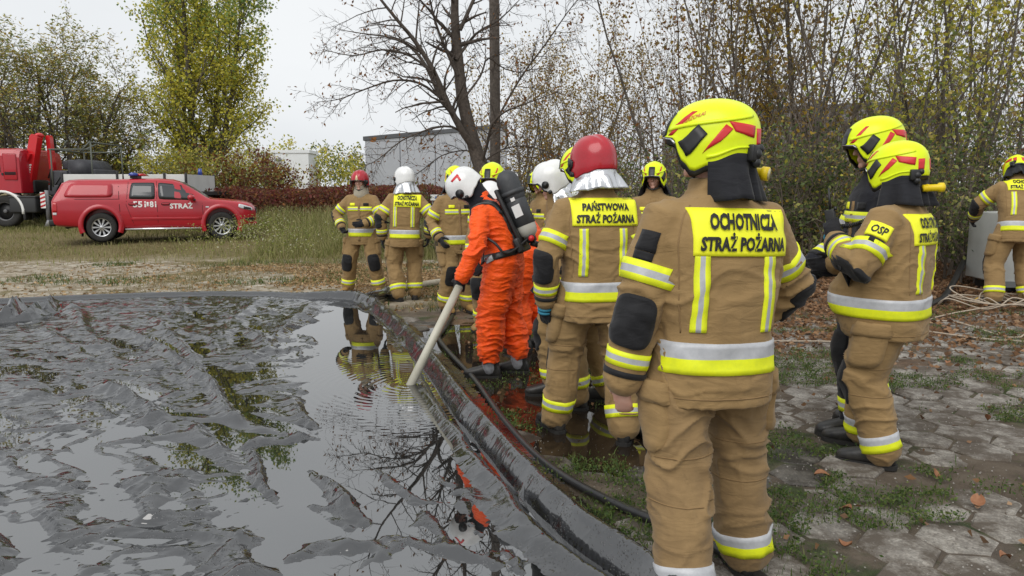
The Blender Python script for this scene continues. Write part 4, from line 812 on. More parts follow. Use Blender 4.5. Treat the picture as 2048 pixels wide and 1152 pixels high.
def pickup(loc, rz, sc):
    root = empty('pickup_truck', loc, rz, 'red fire service double cab pickup with hardtop parked in the grass', 'pickup truck', None, sc); mb = MB(); secs = []
    for x, zb, belt, top, wr, wm in ((-2.64, .52, 1.05, 1.10, .86, .90), (-2.60, .44, 1.12, 1.18, .82, .935), (-2.52, .42, 1.14, 1.34, .76, .95), (-2.40, .41, 1.14, 1.56, .71, .955), (-2.27, .40, 1.14, 1.625, .69, .955), (-2.0, .38, 1.14, 1.645, .685, .955), (-1.0, .34, 1.14, 1.655, .68, .955), (-.6, .31, 1.13, 1.675, .675, .955), (0, .31, 1.13, 1.68, .67, .955), (.40, .31, 1.12, 1.655, .665, .955), (.66, .31, 1.12, 1.58, .66, .955), (.95, .31, 1.11, 1.42, .68, .955), (1.28, .31, 1.10, 1.20, .74, .955), (1.42, .31, 1.10, 1.135, .80, .955), (1.75, .33, 1.07, 1.115, .80, .955), (2.15, .36, 1.01, 1.075, .79, .945), (2.40, .38, .95, 1.03, .74, .90), (2.54, .36, .88, .97, .66, .82), (2.62, .40, .80, .90, .58, .70), (2.65, .48, .72, .80, .50, .60)):
        half = [(0, zb), (wm * .80, zb), (wm * .955, zb + .05), (wm * .985, zb + .16), (wm, (zb + belt) * .52), (wm * .995, belt - .10), (wm * .975, belt - .01), (wm * .975 + (wr - wm * .975) * .50, belt + (top - belt) * .52), (wr + .012, top - (top - belt) * .10), (wr - .06, top - .004), (wr * .5, top + .022), (0, top + .028)]
        secs.append([Vector((x, y, z)) for y, z in half] + [Vector((x, -y, z)) for y, z in half[-2:0:-1]])
    mb.loft(secs); me = mb.mesh('body'); body = bpy.data.objects.new('body', me); COL.objects.link(body); cut = MB()
    for wx in (-1.455, 1.685): cut.tube([Vector((wx, -1.3, .44)), Vector((wx, -.50, .44))], .455, 32); cut.tube([Vector((wx, .50, .44)), Vector((wx, 1.3, .44))], .455, 32)
    co = bpy.data.objects.new('c', cut.mesh('c')); COL.objects.link(co); md = body.modifiers.new('b', 'BOOLEAN'); md.operation = 'DIFFERENCE'; md.object = co; md.solver = 'EXACT'
    sb = body.modifiers.new('s', 'BEVEL'); sb.width = .004; sb.limit_method = 'ANGLE'
    m2 = bpy.data.meshes.new_from_object(body.evaluated_get(bpy.context.evaluated_depsgraph_get())); bpy.data.objects.remove(body); bpy.data.objects.remove(co)
    bv = BVHTree.FromPolygons([v.co.copy() for v in m2.vertices], [tuple(p.vertices) for p in m2.polygons]); me.name = 'old'
    bm = bmesh.new(); bm.from_mesh(m2); 
    for f in bm.faces: f.smooth = True
    for e in bm.edges:
        if len(e.link_faces) == 2 and e.calc_face_angle(0) > .55: e.smooth = False
    bm.to_mesh(m2); bm.free(); body = add_mesh('body', m2, root, (car_red,))
    for s in (-1, 1):
        for wx in (-1.455, 1.685):     # flared arches, liners, wheels
            f = MB(); rows = []
            for k in range(25):
                a = R(-22 + 224 * k / 24); e = Vector((math.cos(a), 0, math.sin(a))); ctr = Vector((wx, 0, .44)); y0 = s * .945; row = []
                for ra, yy in ((.440, s * .93), (.442, s * .985), (.50, s * .99), (.545, s * .975), (.575, s * .94)): row.append(ctr + e * ra + Vector((0, yy, 0)))
                rows.append(row)
            f.loft(rows, cap=False, closed=False); f.build('wheel_arch', [car_red], body)
            l = MB(); l.tube([Vector((wx, s * .48, .44)), Vector((wx, s * .93, .44))], .452, 28, cap=False); l.tube([Vector((wx, s * .47, .44)), Vector((wx, s * .48, .44))], .452, 28); l.build('arch_liner', [dark], body)
            wheel(root, (wx, s * .80, .39), .39, .25, s)
            fl = MB(); fl.box((wx - .50, s * .82, .33), (.02, .24, .36), bev=.008); fl.build('mud_flap', [dark], root)
        W = lambda c, n, m, **k: quadp(bv, c, s, n, m, body, **k)
        W([(-.70, 1.165), (-.08, 1.155), (-.085, 1.555), (-.64, 1.55)], 'rear_side_window', glass, rnd_=12); W([(.055, 1.155), (1.02, 1.125), (.62, 1.49), (.045, 1.56)], 'front_side_window', glass, rnd_=14)
        W([(-.735, 1.14), (-.055, 1.13), (-.06, 1.585), (-.665, 1.58)], 'window_surround', dark, off=.0022, rnd_=14); W([(.03, 1.13), (1.12, 1.10), (.64, 1.53), (.02, 1.59)], 'window_surround', dark, off=.0022, rnd_=14)
        for c in ([(-.955, .36), (-.94, .36), (-.985, 1.64), (-1.0, 1.64)], [(-.012, .34), (0, .34), (-.008, 1.62), (-.020, 1.62)], [(1.20, .38), (1.212, .38), (1.18, 1.11), (1.168, 1.11)], [(-.80, 1.0), (-.79, 1.0), (-.735, 1.60), (-.745, 1.60)], [(-2.60, 1.132), (-.96, 1.132), (-.96, 1.147), (-2.60, 1.147)], [(-.62, .42), (-.61, .42), (-.80, 1.0), (-.81, 1.0)]): W(c, 'panel_gap', gap_m, off=.0015, nx=3, ny=8)
        W([(-2.36, 1.19), (-1.13, 1.19), (-1.13, 1.56), (-2.18, 1.56)], 'hardtop_panel', car_red, off=.018, rnd_=9); W([(-.70, .58), (1.18, .58), (1.18, .64), (-.70, .64)], 'door_crease', car_red, off=.012, nx=12)
        for hx in (-.72, .12): W([(hx, .99), (hx + .20, .99), (hx + .20, 1.03), (hx, 1.03)], 'door_handle', car_red, off=.030, rnd_=5); W([(hx - .02, .965), (hx + .22, .965), (hx + .22, 1.045), (hx - .02, 1.045)], 'handle_recess', gap_m, off=.003, rnd_=4)
        W([(-2.62, .80), (-2.50, .80), (-2.50, 1.05), (-2.615, 1.05)], 'tail_lamp', red_l, off=.012, rnd_=6); W([(-2.615, .73), (-2.52, .73), (-2.52, .79), (-2.615, .79)], 'tail_lamp', amber, off=.010)
        W([(2.16, .90), (2.56, .80), (2.55, .90), (2.17, 1.01)], 'headlight', amber, off=.012, rnd_=6); W([(2.30, .86), (2.52, .83), (2.51, .89), (2.31, .93)], 'lamp_bezel', dark, off=.015); W([(2.36, .52), (2.60, .52), (2.62, .62), (2.33, .60)], 'fog_recess', dark, off=.008); W([(1.27, .90), (1.36, .90), (1.36, .935), (1.27, .935)], 'side_marker', amber, off=.008)
        st = MB(); st.tube([Vector((-.85, s * .985, .335)), Vector((1.12, s * .985, .335))], .032, 10); st.build('side_step', [chrome], root)
        mr = MB(); mr.ell((.90, s * 1.10, 1.18), (.10, .11, .085)); mr.box((.97, s * .99, 1.12), (.07, .14, .05), bev=.015); mr.build('door_mirror', [car_red], root); mg = MB(); mg.box((.99, s * 1.08, 1.12), (.05, .16, .05), bev=.01); mg.build('mirror_foot', [dark], root)
    # lettering on the doors
    for s in (-1, 1):
        ux = Vector((-s, 0, 0)); 
        for txt, x, w, z, h in (('551', -.46, .33, 1.0, .165), ('81', -.115, .17, 1.0, .165), ('STRAŻ', .62, .60, .97, .15)):
            text_on(bv, Vector((x, s * .95, z)), ux, (0, 0, 1), w, h * (1.25 if 'Ż' in txt else 1), txt, 'lettering', white_f, body, off=.006, bold=.03, back=1.5)
        quadp(bv, [(-.275, .94), (-.225, .94), (-.225, 1.06), (-.275, 1.06)], s, 'number_plaque', white_f, body, off=.006)
    # windscreen, grille, bumpers, roof gear
    for (x0, x1, nm, m, off, wd) in ((.60, 1.36, 'windscreen', glass, .006, .62),):
        G, N = [], []
        for i in range(9):
            g, nn = [], []; xx = x0 + (x1 - x0) * i / 8
            for j in range(13):
                yy = (j / 6 - 1) * wd * (1 + .10 * i / 8); h = bv.ray_cast(Vector((xx, yy, 3)), Vector((0, 0, -1)), 4); g.append(h[0]); nn.append(h[1])
            G.append(g); N.append(nn)
        skirted(G, N, off, nm, (m,), body)
    g = MB(); g.box((2.645, 0, .80), (.06, 1.05, .16), bev=.02); g.box((2.60, 0, .56), (.10, 1.2, .14), bev=.03); g.build('grille', [dark], root); g = MB(); g.box((2.675, 0, .80), (.02, 1.0, .02)); g.box((2.675, 0, .75), (.02, 1.0, .015)); g.build('grille_bar', [chrome], root)
    g = MB(); g.box((2.60, 0, .45), (.12, 1.5, .07), bev=.03); g.build('bumper_guard', [car_red], root)
    g = MB(); g.box((-2.66, 0, .52), (.16, 1.75, .17), bev=.04); g.build('rear_bumper', [dark], root); g = MB(); g.tube([(-2.4, -.35, .40), (-2.4, .35, .40)], .06, 10); g.tube([(-1.455, -.75, .38), (-1.455, .75, .38)], .09, 10); g.tube([(1.685, -.75, .38), (1.685, .75, .38)], .07, 10); g.box((0, 0, .36), (4.2, .9, .10)); g.build('underbody', [dark], root)
    lb = MB()
    secs = [[Vector((-.62 + dx, y, 1.80 + dz)) for dx, dz in ((-.13, -.03), (-.11, .03), (-.06, .055), (.06, .055), (.11, .03), (.13, -.03))] for y in (-.52, -.50, .50, .52)]
    lb.loft(secs); l = lb.build('light_bar', [blue_l], root); q = MB(); q.loft([[Vector((-.43 + dx, y, 1.795 + dz)) for dx, dz in ((-.10, -.025), (-.08, .035), (.06, .035), (.12, -.025))] for y in (-.50, .50)]); q.build('light_bar_end', [red_l], l); q = MB(); q.box((-.62, 0, 1.735), (.2, .9, .07)); q.build('light_bar_foot', [dark], l)
    an_ = MB(); an_.tube([(-.98, .2, 1.68), (-.98, .2, 1.86)], [.022, .018], 10); an_.build('antenna_base', [dark], root)
    return root
pc = dp(309, 480, 20.6); pk = pickup((pc.x, 21.1, gz(pc.x, 21.1) + .02), R(20), .955); pk.scale.z = 1.0
# ================================================================== red crane truck behind it
crane_red = mat('bright_red_crane_paint', (.60, .012, .018), .3, coat=.4)
def crane_truck(loc, rz):
    root = empty('crane_truck', loc, rz, 'red truck with folded loader crane and white dropside bed behind the pickup', 'truck'); p = lambda mb, n, m, par=None: mb.build(n, [m], par or root)
    c = MB(); c.loft([[Vector((x, y * w, z)) for y in (-1, -.96, .96, 1) for z in (z0,)] if False else [Vector((x, -w, 1.12)), Vector((x, -w, z0 - .25)), Vector((x, -w + .09, z0 - .05)), Vector((x, -w + .30, z0)), Vector((x, w - .30, z0)), Vector((x, w - .09, z0 - .05)), Vector((x, w, z0 - .25)), Vector((x, w, 1.12))] for x, z0, w in ((-1.35, 2.1, 1.1), (-1.25, 2.3, 1.2), (-.95, 2.55, 1.22), (.45, 2.56, 1.22), (.62, 2.50, 1.20), (.64, 2.36, 1.15))], smooth=False); cab = p(c, 'cab', car_red)
    for s in (-1, 1):
        w = MB(); w.box((-.35, s * 1.215, 2.05), (.75, .03, .55), bev=.02); p(w, 'side_window', glass, cab); d = MB(); d.box((.33, s * 1.222, 1.95), (.42, .03, .85), bev=.03); p(d, 'rear_cab_panel', car_red, cab); v = MB(); v.box((.33, s * 1.236, 1.74), (.36, .02, .10), bev=.01); p(v, 'vent', gap_m, cab); dd = MB(); dd.box((.08, s * 1.236, 1.72), (.06, .02, .07)); p(dd, 'door_handle', dark, cab)
        g = MB(); rows = []
        for k in range(17):
            a = R(-8 + 196 * k / 16); e = Vector((math.cos(a), 0, math.sin(a))); ct = Vector((0, 0, .52)); rows.append([ct + e * .60 + Vector((0, s * .86, 0)), ct + e * .60 + Vector((0, s * 1.235, 0)), ct + e * .68 + Vector((0, s * 1.235, 0)), ct + e * .68 + Vector((0, s * .86, 0))])
        g.loft(rows); p(g, 'mudguard', white_f); gf = MB(); gf.box((.66, s * 1.05, .40), (.08, .36, .34), bev=.02); p(gf, 'mud_flap', dark)
        wheel(root, (0, s * 1.0, .52), .52, .30, s, 0, mat('dark_steel_rim', (.12, .12, .125), .5), rr=.58); 
        for wx in (4.3,): wheel(root, (wx, s * 1.0, .52), .52, .34, s, 0, mat('dark_steel_rim', (.12, .12, .125), .5), rr=.58)
    f = MB(); f.box((2.9, -.42, .86), (7.4, .10, .26)); f.box((2.9, .42, .86), (7.4, .10, .26)); f.box((2.9, 0, .80), (7.0, .7, .08)); p(f, 'chassis', dark)
    t = MB(); t.box((1.35, -1.0, .72), (.85, .45, .50), bev=.05); t.box((1.35, -1.0, .98), (.88, .47, .06), bev=.02); p(t, 'tool_box', mat('dark_plastic_box', (.03, .031, .033), .6)); t = MB(); t.box((1.35, 1.0, .72), (.85, .45, .50), bev=.05); p(t, 'fuel_tank', dark)
    sg = MB(); sg.box((1.98, -1.16, .88), (.16, .02, .52)); o = p(sg, 'warning_board', white_f)
    for k in range(4): st = MB(); st.add([Vector((1.90, -1.174, .64 + k * .13)), Vector((2.06, -1.174, .70 + k * .13)), Vector((2.06, -1.174, .76 + k * .13)), Vector((1.90, -1.174, .70 + k * .13))], [(0, 1, 2, 3)], smooth=False); p(st, 'warning_stripe', red_l, o)
    lg = MB(); lg.tube([(2.05, -1.05, .25), (2.05, -1.05, 1.2)], .06, 12); lg.tube([(2.05, -1.05, .02), (2.05, -1.05, .26)], [.14, .04], 12); p(lg, 'stabiliser_leg', mat('grey_hydraulic', (.22, .22, .23), .4)); lb = MB(); lb.box((2.42, -1.0, .52), (.34, .3, .34), bev=.03); p(lb, 'battery_box', mat('grey_battery_box', (.42, .42, .42), .6))
    # crane
    cb = MB(); cb.box((1.05, -.2, 1.32), (.75, .8, .45), bev=.06); cb.tube([(1.05, -.2, 1.2), (1.05, -.2, 1.9)], .20, 14); p(cb, 'crane_base', dark)
    def beam(n, a, b, w0, w1, y, m, d=.22):
        a, b = Vector((a[0], y, a[1])), Vector((b[0], y, b[1])); t_ = (b - a).normalized(); q = Vector((-t_.z, 0, t_.x)); mb = MB(); Y = Vector((0, 1, 0)); secs = []
        for k, w in ((0, w0 * .6), (.05, w0), (.95, w1), (1., w1 * .6)): pp_ = a + (b - a) * k; secs.append([pp_ + q * w + Y * d * .5, pp_ + q * w - Y * d * .5, pp_ - q * w - Y * d * .5, pp_ - q * w + Y * d * .5])
        mb.loft(secs, smooth=False); return p(mb, n, m)
    bm1 = beam('crane_boom', (1.18, 1.35), (1.58, 3.02), .15, .13, -.55, crane_red, .30); beam('crane_arm', (.62, 1.55), (1.30, 2.35), .12, .10, -.25, crane_red); beam('outer_boom', (1.78, 3.02), (1.84, 1.55), .07, .06, -.2, crane_red, .20); beam('boom_cylinder', (.95, 1.45), (1.45, 2.4), .05, .045, -.72, mat('boom_cylinder_red', (.50, .01, .015), .3))
    k = MB(); k.ell((1.62, -.45, 3.0), (.11, .2, .09)); p(k, 'boom_head', crane_red); k = MB(); k.box((1.14, -.3, 2.42), (.28, .3, .20), bev=.04); p(k, 'work_lamp', dark)
    for i, z in enumerate((1.78, 1.86, 1.94, 2.02)): k = MB(); k.box((1.305 + i * .020, -.712, z), (.13, .012, .05), Matrix.Rotation(R(-15), 3, 'Y')); p(k, 'boom_marking', white_f, bm1)
    # machinery behind the crane, under a frame
    e = MB()
    for (x, y, z, dx, dy, dz) in ((2.35, 0, 1.55, .5, 1.5, .6), (2.85, -.1, 1.75, .55, 1.2, .9), (3.25, .1, 1.55, .4, 1.4, .7), (2.55, -.5, 1.2, 1.2, .6, .35), (2.2, .2, 2.05, .3, .5, .3)): e.box((x, y, z), (dx, dy, dz), bev=.05)
    e.tube([(3.0, -.75, 1.9), (3.0, .75, 1.9)], .32, 20); p(e, 'machinery', mat('dark_machinery', (.035, .036, .042), .6, noise=(4, (.06, .06, .07), 4)))
    for pts in ([(2.05, -.8, 1.2), (2.1, -.8, 1.9), (2.0, -.8, 1.6)], [(1.9, -.7, 1.5), (2.15, -.75, 1.35), (2.4, -.75, 1.7)], [(2.2, -.78, 1.1), (2.4, -.8, 1.5), (2.6, -.78, 1.25)]): hh = MB(); hh.tube(pts, .03, 8); p(hh, 'hydraulic_hose', dark)
    fr = MB()
    for s in (-1, 1):
        for a, b in (((2.2, s, 2.52), (3.55, s, 2.52)), ((3.55, s, 1.3), (3.55, s, 2.75)), ((3.2, s, 2.45), (3.55, s, 2.78)), ((2.25, s, 1.3), (2.25, s, 2.52)), ((2.4, s * .6, 2.55), (2.75, s * .9, 2.8))): fr.tube([Vector(a) * 1, Vector(b) * 1], .028, 6)
    fr.tube([(3.55, -1, 2.75), (3.55, 1, 2.75)], .028, 6); fr.tube([(2.2, -1, 2.52), (2.2, 1, 2.52)], .028, 6); p(fr, 'load_frame', mat('green_grey_frame', (.10, .11, .09), .6))
    # dropside bed
    bd = MB(); bd.box((4.9, 0, 1.10), (4.6, 2.4, .12)); p(bd, 'bed_floor', dark)
    bs = mat('pale_dropside', (.62, .62, .60), .6, noise=(2, (.55, .55, .53), 4))
    for s in (-1, 1):
        for k, (x0, x1) in enumerate(((2.72, 4.42), (4.48, 5.93), (6.0, 6.62))): q = MB(); q.box(((x0 + x1) / 2, s * 1.20, 1.44), (x1 - x0, .05, .55), bev=.012); p(q, 'dropside', bs)
        for x in (2.68, 4.45, 5.965, 6.65): q = MB(); q.box((x, s * 1.215, 1.46), (.07, .07, .74 if x == 4.45 else .60), bev=.01); p(q, 'stanchion', dark)
    q = MB(); q.box((6.66, 0, 1.44), (.05, 2.4, .55)); p(q, 'tailboard', bs); q = MB(); q.tube([(6.45, .5, 1.70), (6.45, .5, 1.95)], [.08, .06], 12); p(q, 'beacon', blue_l)
    for ch in root.children:
        if ch.name.split('.')[0] not in ('cab', 'mudguard', 'mud_flap', 'wheel'): ch.location.x = -.72
    return root
tc_ = dp(8, 448, 24.2); crane_truck((tc_.x, 25.4, gz(tc_.x, 25.4) + .02), R(1.5))
# ================================================================== small things around the yard
def smooth_path(pts, k=8):
    S = []
    P = [Vector(p) for p in pts]
    for i in range(len(P) - 1):
        p0, p1, p2, p3 = P[max(i - 1, 0)], P[i], P[i + 1], P[min(i + 2, len(P) - 1)]
        for q in range(k): t = q / k; S.append(.5 * ((2 * p1) + (p2 - p0) * t + (2 * p0 - 5 * p1 + 4 * p2 - p3) * t * t + (3 * p1 - 3 * p2 + p3 - p0) * t ** 3))
    return S + [P[-1]]
def lay(pix, r, z=0.):
    out = []
    for p in pix: v = gp(p[0], p[1], p[2] if len(p) > 2 else r); out.append(Vector((v.x, v.y, v.z + (gz(v.x, v.y) if v.y < 12 else 0))))
    return smooth_path(out)
rubber = mat('black_rubber_hose', (.016, .016, .017), .38, noise=(12, (.03, .029, .028), 4), bump=(90, .15, .002)); canvas = mat('pale_canvas_hose', (.46, .42, .33), .8, noise=(14, (.36, .32, .24), 4), bump=(150, .4, .003)); pvc = mat('pale_grey_pipe', (.52, .50, .42), .45, noise=(6, (.44, .42, .34), 4))
h = MB(); h.tube(lay([(905, 632), (888, 655), (878, 672), (900, 702), (950, 755), (1000, 825), (1060, 893), (1120, 945), (1190, 988), (1262, 1022), (1330, 1050), (1420, 1090), (1500, 1140), (1580, 1200)], .024), .024, 12); tag(h.build('rubber_hose', rubber), 'long black rubber hose looping past the orange suit to the nearest man', 'hose')
h = MB(); h.tube(lay([(1228, 808), (1262, 835), (1292, 865), (1330, 900), (1400, 930)], .026), .026, 12); tag(h.build('rubber_hose', rubber), 'short length of black hose behind the nearest man\'s legs', 'hose')
h = MB(); h.tube(lay([(1838, 640, .04), (1862, 632, .04), (1885, 622, .05), (1905, 590, .12), (1922, 555, .30), (1938, 530, .45), (1965, 520, .5)], .04), .04, 12); tag(h.build('suction_hose', rubber), 'thick black hose rising to the grey tank at right', 'hose')
h = MB(); h.tube(lay([(768, 580, .06), (800, 576, .06), (850, 568, .06), (905, 560, .06), (940, 556, .05)], .05), .052, 14); tag(h.build('canvas_hose', canvas), 'pale canvas hose lying behind the basin corner', 'hose')
h = MB(); h.tube(lay([(725, 600, .10), (748, 592, .12), (765, 588, .1), (772, 582, .08)], .06), .075, 14); hs = h.build('basin_hose_end', M['tarp']); tag(hs, 'black wrapped hose end poking out at the basin corner', 'hose end')
# beige rope heap
rr = random.Random(8); rope = mat('beige_rope', (.44, .37, .29), .9, noise=(40, (.34, .28, .21), 3)); pts = [gp(1500, 682, .01), gp(1640, 684, .012), gp(1780, 690, .012), gp(1870, 655, .012)]
for k in range(44):
    a = k * 2 * math.pi / 9 + rr.uniform(-.2, .2); ex = 1.0 + .35 * math.sin(k * .35); c = gp(1990, 640, .02); pts.append(Vector((c.x + ex * .42 * math.cos(a) + rr.uniform(-.08, .08) + .10 * math.sin(k * .2), c.y + .34 * math.sin(a) * ex + rr.uniform(-.1, .1), .03 + .10 * rr.random() * (1 + k / 50))))
pts += [gp(2040, 690, .02), gp(1900, 662, .012), gp(1820, 668, .012), gp(1960, 690, .012), gp(2100, 700, .01)]
h = MB(); h.tube([p + Vector((0, 0, gz(p.x, p.y))) for p in smooth_path(pts, 5)], .0085, 6); tag(h.build('rope', rope), 'tangled heap of thin beige rope in front of the grey tank', 'rope')
# grey tank on a skid at the right edge
tk = dp(2062, 560, 9.9); t = empty('water_tank', (tk.x + .55, 10.0, gz(tk.x + .55, 10.0)), R(-6), 'light grey tank box with framed panels on a black skid behind the bending man', 'tank'); tg = mat('light_grey_panel', (.46, .47, .45), .5, noise=(3, (.40, .41, .39), 4)); td = mat('grey_frame', (.13, .14, .14), .5)
q = MB(); q.box((0, .3, .62), (1.9, .9, .95), bev=.02); q.build('tank_body', [tg], t)
for x in (-.94, -.42, .28, .94): q = MB(); q.box((x, -.16, .62), (.045, .04, .98)); q.build('frame_post', [td], t)
q = MB(); q.box((0, -.165, .13), (1.98, .05, .08)); q.build('frame_rail', [td], t); q = MB(); q.box((0, -.165, 1.12), (1.98, .05, .06)); q.build('frame_rail', [td], t)
for x in (-.6, .6): q = MB(); q.box((x, .3, .05), (.16, .9, .14)); q.build('skid', [dark], t)
q = MB(); q.box((0, .3, .06), (1.7, .7, .08)); q.build('base_plate', [dark], t)
# small white board among the weeds
sp = dp(883, 392, 21.0); s = empty('notice_board', (sp.x, 21.0, gz(sp.x, 21.0) - .22), R(5), 'low white board on two posts among the weeds behind the white helmets', 'board'); q = MB(); q.box((0, 0, 1.42), (.62, .03, .16)); bd = q.build('board', [white_f], s)
for x in (-.25, .25): q = MB(); q.tube([(x, .03, -.1), (x, .03, 1.5)], .02, 8); q.build('post', [td], s)
for x, w, z in ((-.12, .12, 1.42), (.08, .10, 1.40)): q = MB(); q.box((x, -.018, z), (w, .006, .06)); q.build('board_marking', [mat('blue_marking', (.05, .12, .30), .5)], bd)
# ================================================================== people
def fabric(name, col, col2, rough=.85, fine=.34):
    """woven cloth: slow colour wear, a weave relief and fine creases"""
    m = bpy.data.materials.new(name); m.use_nodes = True; t = m.node_tree; b = t.nodes['Principled BSDF']; N = t.nodes.new; L = t.links.new
    c = N('ShaderNodeTexCoord')
    n1 = N('ShaderNodeTexNoise'); n1.inputs['Scale'].default_value = 5; n1.inputs['Detail'].default_value = 6; n1.inputs['Roughness'].default_value = .65
    r1 = N('ShaderNodeValToRGB'); r1.color_ramp.elements[0].position = .32; r1.color_ramp.elements[1].position = .7
    r1.color_ramp.elements[0].color = (*col2, 1); r1.color_ramp.elements[1].color = (*col, 1)
    L(c.outputs['Object'], n1.inputs['Vector']); L(n1.outputs['Fac'], r1.inputs['Fac']); ns = N('ShaderNodeTexNoise'); ns.inputs['Scale'].default_value = 11; ns.inputs['Detail'].default_value = 5; ns.inputs['Roughness'].default_value = .7; rs = N('ShaderNodeMapRange'); rs.inputs['From Min'].default_value = .60; rs.inputs['From Max'].default_value = .74; rs.inputs['To Max'].default_value = .55
    ms = N('ShaderNodeMix'); ms.data_type = 'RGBA'; ms.inputs[7].default_value = (*[q * .42 for q in col2], 1); L(c.outputs['Object'], ns.inputs['Vector']); L(ns.outputs['Fac'], rs.inputs['Value']); L(rs.outputs['Result'], ms.inputs['Factor']); L(r1.outputs['Color'], ms.inputs[6]); L(ms.outputs[2], b.inputs['Base Color'])
    b.inputs['Roughness'].default_value = rough; b.inputs['Specular IOR Level'].default_value = .25; b.inputs['Sheen Weight'].default_value = .1
    mp = N('ShaderNodeMapping'); mp.inputs['Scale'].default_value = (9, 9, 26)
    n2 = N('ShaderNodeTexNoise'); n2.inputs['Scale'].default_value = 1.; n2.inputs['Detail'].default_value = 3; n2.inputs['Distortion'].default_value = .8
    b2 = N('ShaderNodeBump'); b2.inputs['Strength'].default_value = fine; b2.inputs['Distance'].default_value = .02
    n3 = N('ShaderNodeTexNoise'); n3.inputs['Scale'].default_value = 420; n3.inputs['Detail'].default_value = 1
    b3 = N('ShaderNodeBump'); b3.inputs['Strength'].default_value = .22; b3.inputs['Distance'].default_value = .002
    L(c.outputs['Object'], mp.inputs['Vector']); L(mp.outputs['Vector'], n2.inputs['Vector']); L(n2.outputs['Fac'], b2.inputs['Height'])
    L(c.outputs['Object'], n3.inputs['Vector']); L(n3.outputs['Fac'], b3.inputs['Height']); L(b2.outputs['Normal'], b3.inputs['Normal']); L(b3.outputs['Normal'], b.inputs['Normal'])
    return m

M['tan'] = fabric('tan_aramid_cloth', (.315, .205, .090), (.25, .160, .068))
M['tan_worn'] = fabric('worn_tan_aramid_cloth', (.30, .197, .090), (.21, .135, .063))
M['seam'] = mat('seam_thread', (.24, .15, .065), .9)
M['navy'] = fabric('dark_navy_cloth', (.014, .015, .022), (.009, .009, .013))
M['orange'] = fabric('orange_coated_cloth', (.98, .115, .008), (.84, .080, .005), rough=.5, fine=.9)
M['black'] = fabric('black_padding', (.016, .016, .018), (.010, .010, .011), rough=.7)
M['yel'] = mat('fluorescent_tape', (.86, .92, .012), .55, noise=(30, (.74, .82, .02), 3), bump=(300, .2, .001))
M['sil'] = mat('silver_tape', (.50, .51, .53), .38, spec=.6, noise=(22, (.40, .41, .43), 3), bump=(260, .25, .001))
M['ylab'] = mat('fluorescent_label', (.92, .93, .02), .6)
M['ink'] = mat('black_print', (.008, .008, .008), .6)
M['h_yel'] = mat('yellow_helmet_shell', (.80, .95, .008), .34, spec=.4, noise=(9, (.72, .86, .01), 4), bump=(14, .05, .01))
M['h_white'] = mat('white_helmet_shell', (.80, .80, .79), .22, spec=.5, noise=(8, (.70, .70, .69), 4), coat=.3)
M['h_red'] = mat('red_helmet_shell', (.46, .012, .026), .25, spec=.5, noise=(12, (.38, .012, .022), 5), coat=.3)
M['decal'] = mat('red_reflective_film', (.62, .025, .03), .35)
M['plastic'] = mat('black_plastic', (.012, .012, .013), .42, noise=(30, (.02, .02, .02), 3))
M['visor'] = mat('dark_visor', (.02, .02, .022), .08, spec=.7)
M['alum'] = mat('aluminised_cloth', (.62, .63, .65), .28, metal=.85, bump=((14, .5, .02), (60, .3, .006)))
M['curtain'] = fabric('black_neck_cloth', (.020, .021, .026), (.013, .013, .016), rough=.8)
M['skin'] = mat('skin', (.62, .37, .28), .5, noise=(20, (.54, .28, .21), 3))
M['eye'] = mat('dark_eye', (.02, .015, .012), .1)
M['boot'] = mat('black_boot_leather', (.014, .014, .015), .45, noise=(18, (.035, .032, .028), 4), bump=(60, .3, .003))
M['boot_tan'] = mat('tan_boot_leather', (.34, .20, .06), .6, noise=(18, (.22, .13, .05), 4))
M['boot_toe'] = mat('yellow_boot_rubber', (.70, .42, .02), .5, noise=(18, (.5, .3, .03), 4))
M['sole'] = mat('boot_sole', (.018, .017, .016), .8)
M['glove'] = fabric('black_glove', (.014, .014, .017), (.010, .010, .012), rough=.7)
M['glove_blue'] = mat('blue_glove_knit', (.03, .22, .33), .7)
M['gaiter'] = mat('grey_gaiter', (.30, .31, .33), .4, noise=(30, (.2, .2, .22), 3), bump=(40, .5, .01))
M['bottle'] = mat('bottle_cover', (.035, .038, .042), .55, noise=(20, (.05, .052, .056), 3), bump=(200, .3, .002))
M['bottle_end'] = mat('bottle_bare_end', (.50, .49, .44), .5)
M['print_white'] = mat('white_print', (.75, .75, .74), .5)
M['torch'] = mat('yellow_torch_plastic', (.85, .62, .01), .4)
M['lens'] = mat('torch_lens', (.55, .5, .3), .1)
M['metal'] = mat('steel_fitting', (.45, .45, .46), .3, metal=1.)

def ik(A, T, l1, l2, pole):
    A, T, pole = Vector(A), Vector(T), Vector(pole); d = T - A; L = d.length
    if L > (l1 + l2) * .998: k = L / ((l1 + l2) * .998); l1 *= k; l2 *= k
    u = d.normalized(); a = (l1 * l1 - l2 * l2 + L * L) / (2 * L); h = math.sqrt(max(l1 * l1 - a * a, 0))
    p = pole - u * pole.dot(u); p.normalize()
    return A + u * a + p * h
def sring(c, rx, ry, r, f, n=28, e=2.4, belly=0.):
    out = []
    for k in range(n):
        a = 2 * math.pi * k / n; ca, sa = math.cos(a), math.sin(a)
        x = rx * math.copysign(abs(ca) ** (2 / e), ca); y = ry * math.copysign(abs(sa) ** (2 / e), sa)
        if y > 0: y *= 1 + belly
        out.append(c + r * x + f * y)
    return out
def lerp_tab(tab, x):
    for (a, b), (c, d) in zip(tab, tab[1:]):
        if x <= c: t = (x - a) / (c - a); t = t * t * (3 - 2 * t); return b + (d - b) * t
    return tab[-1][1]
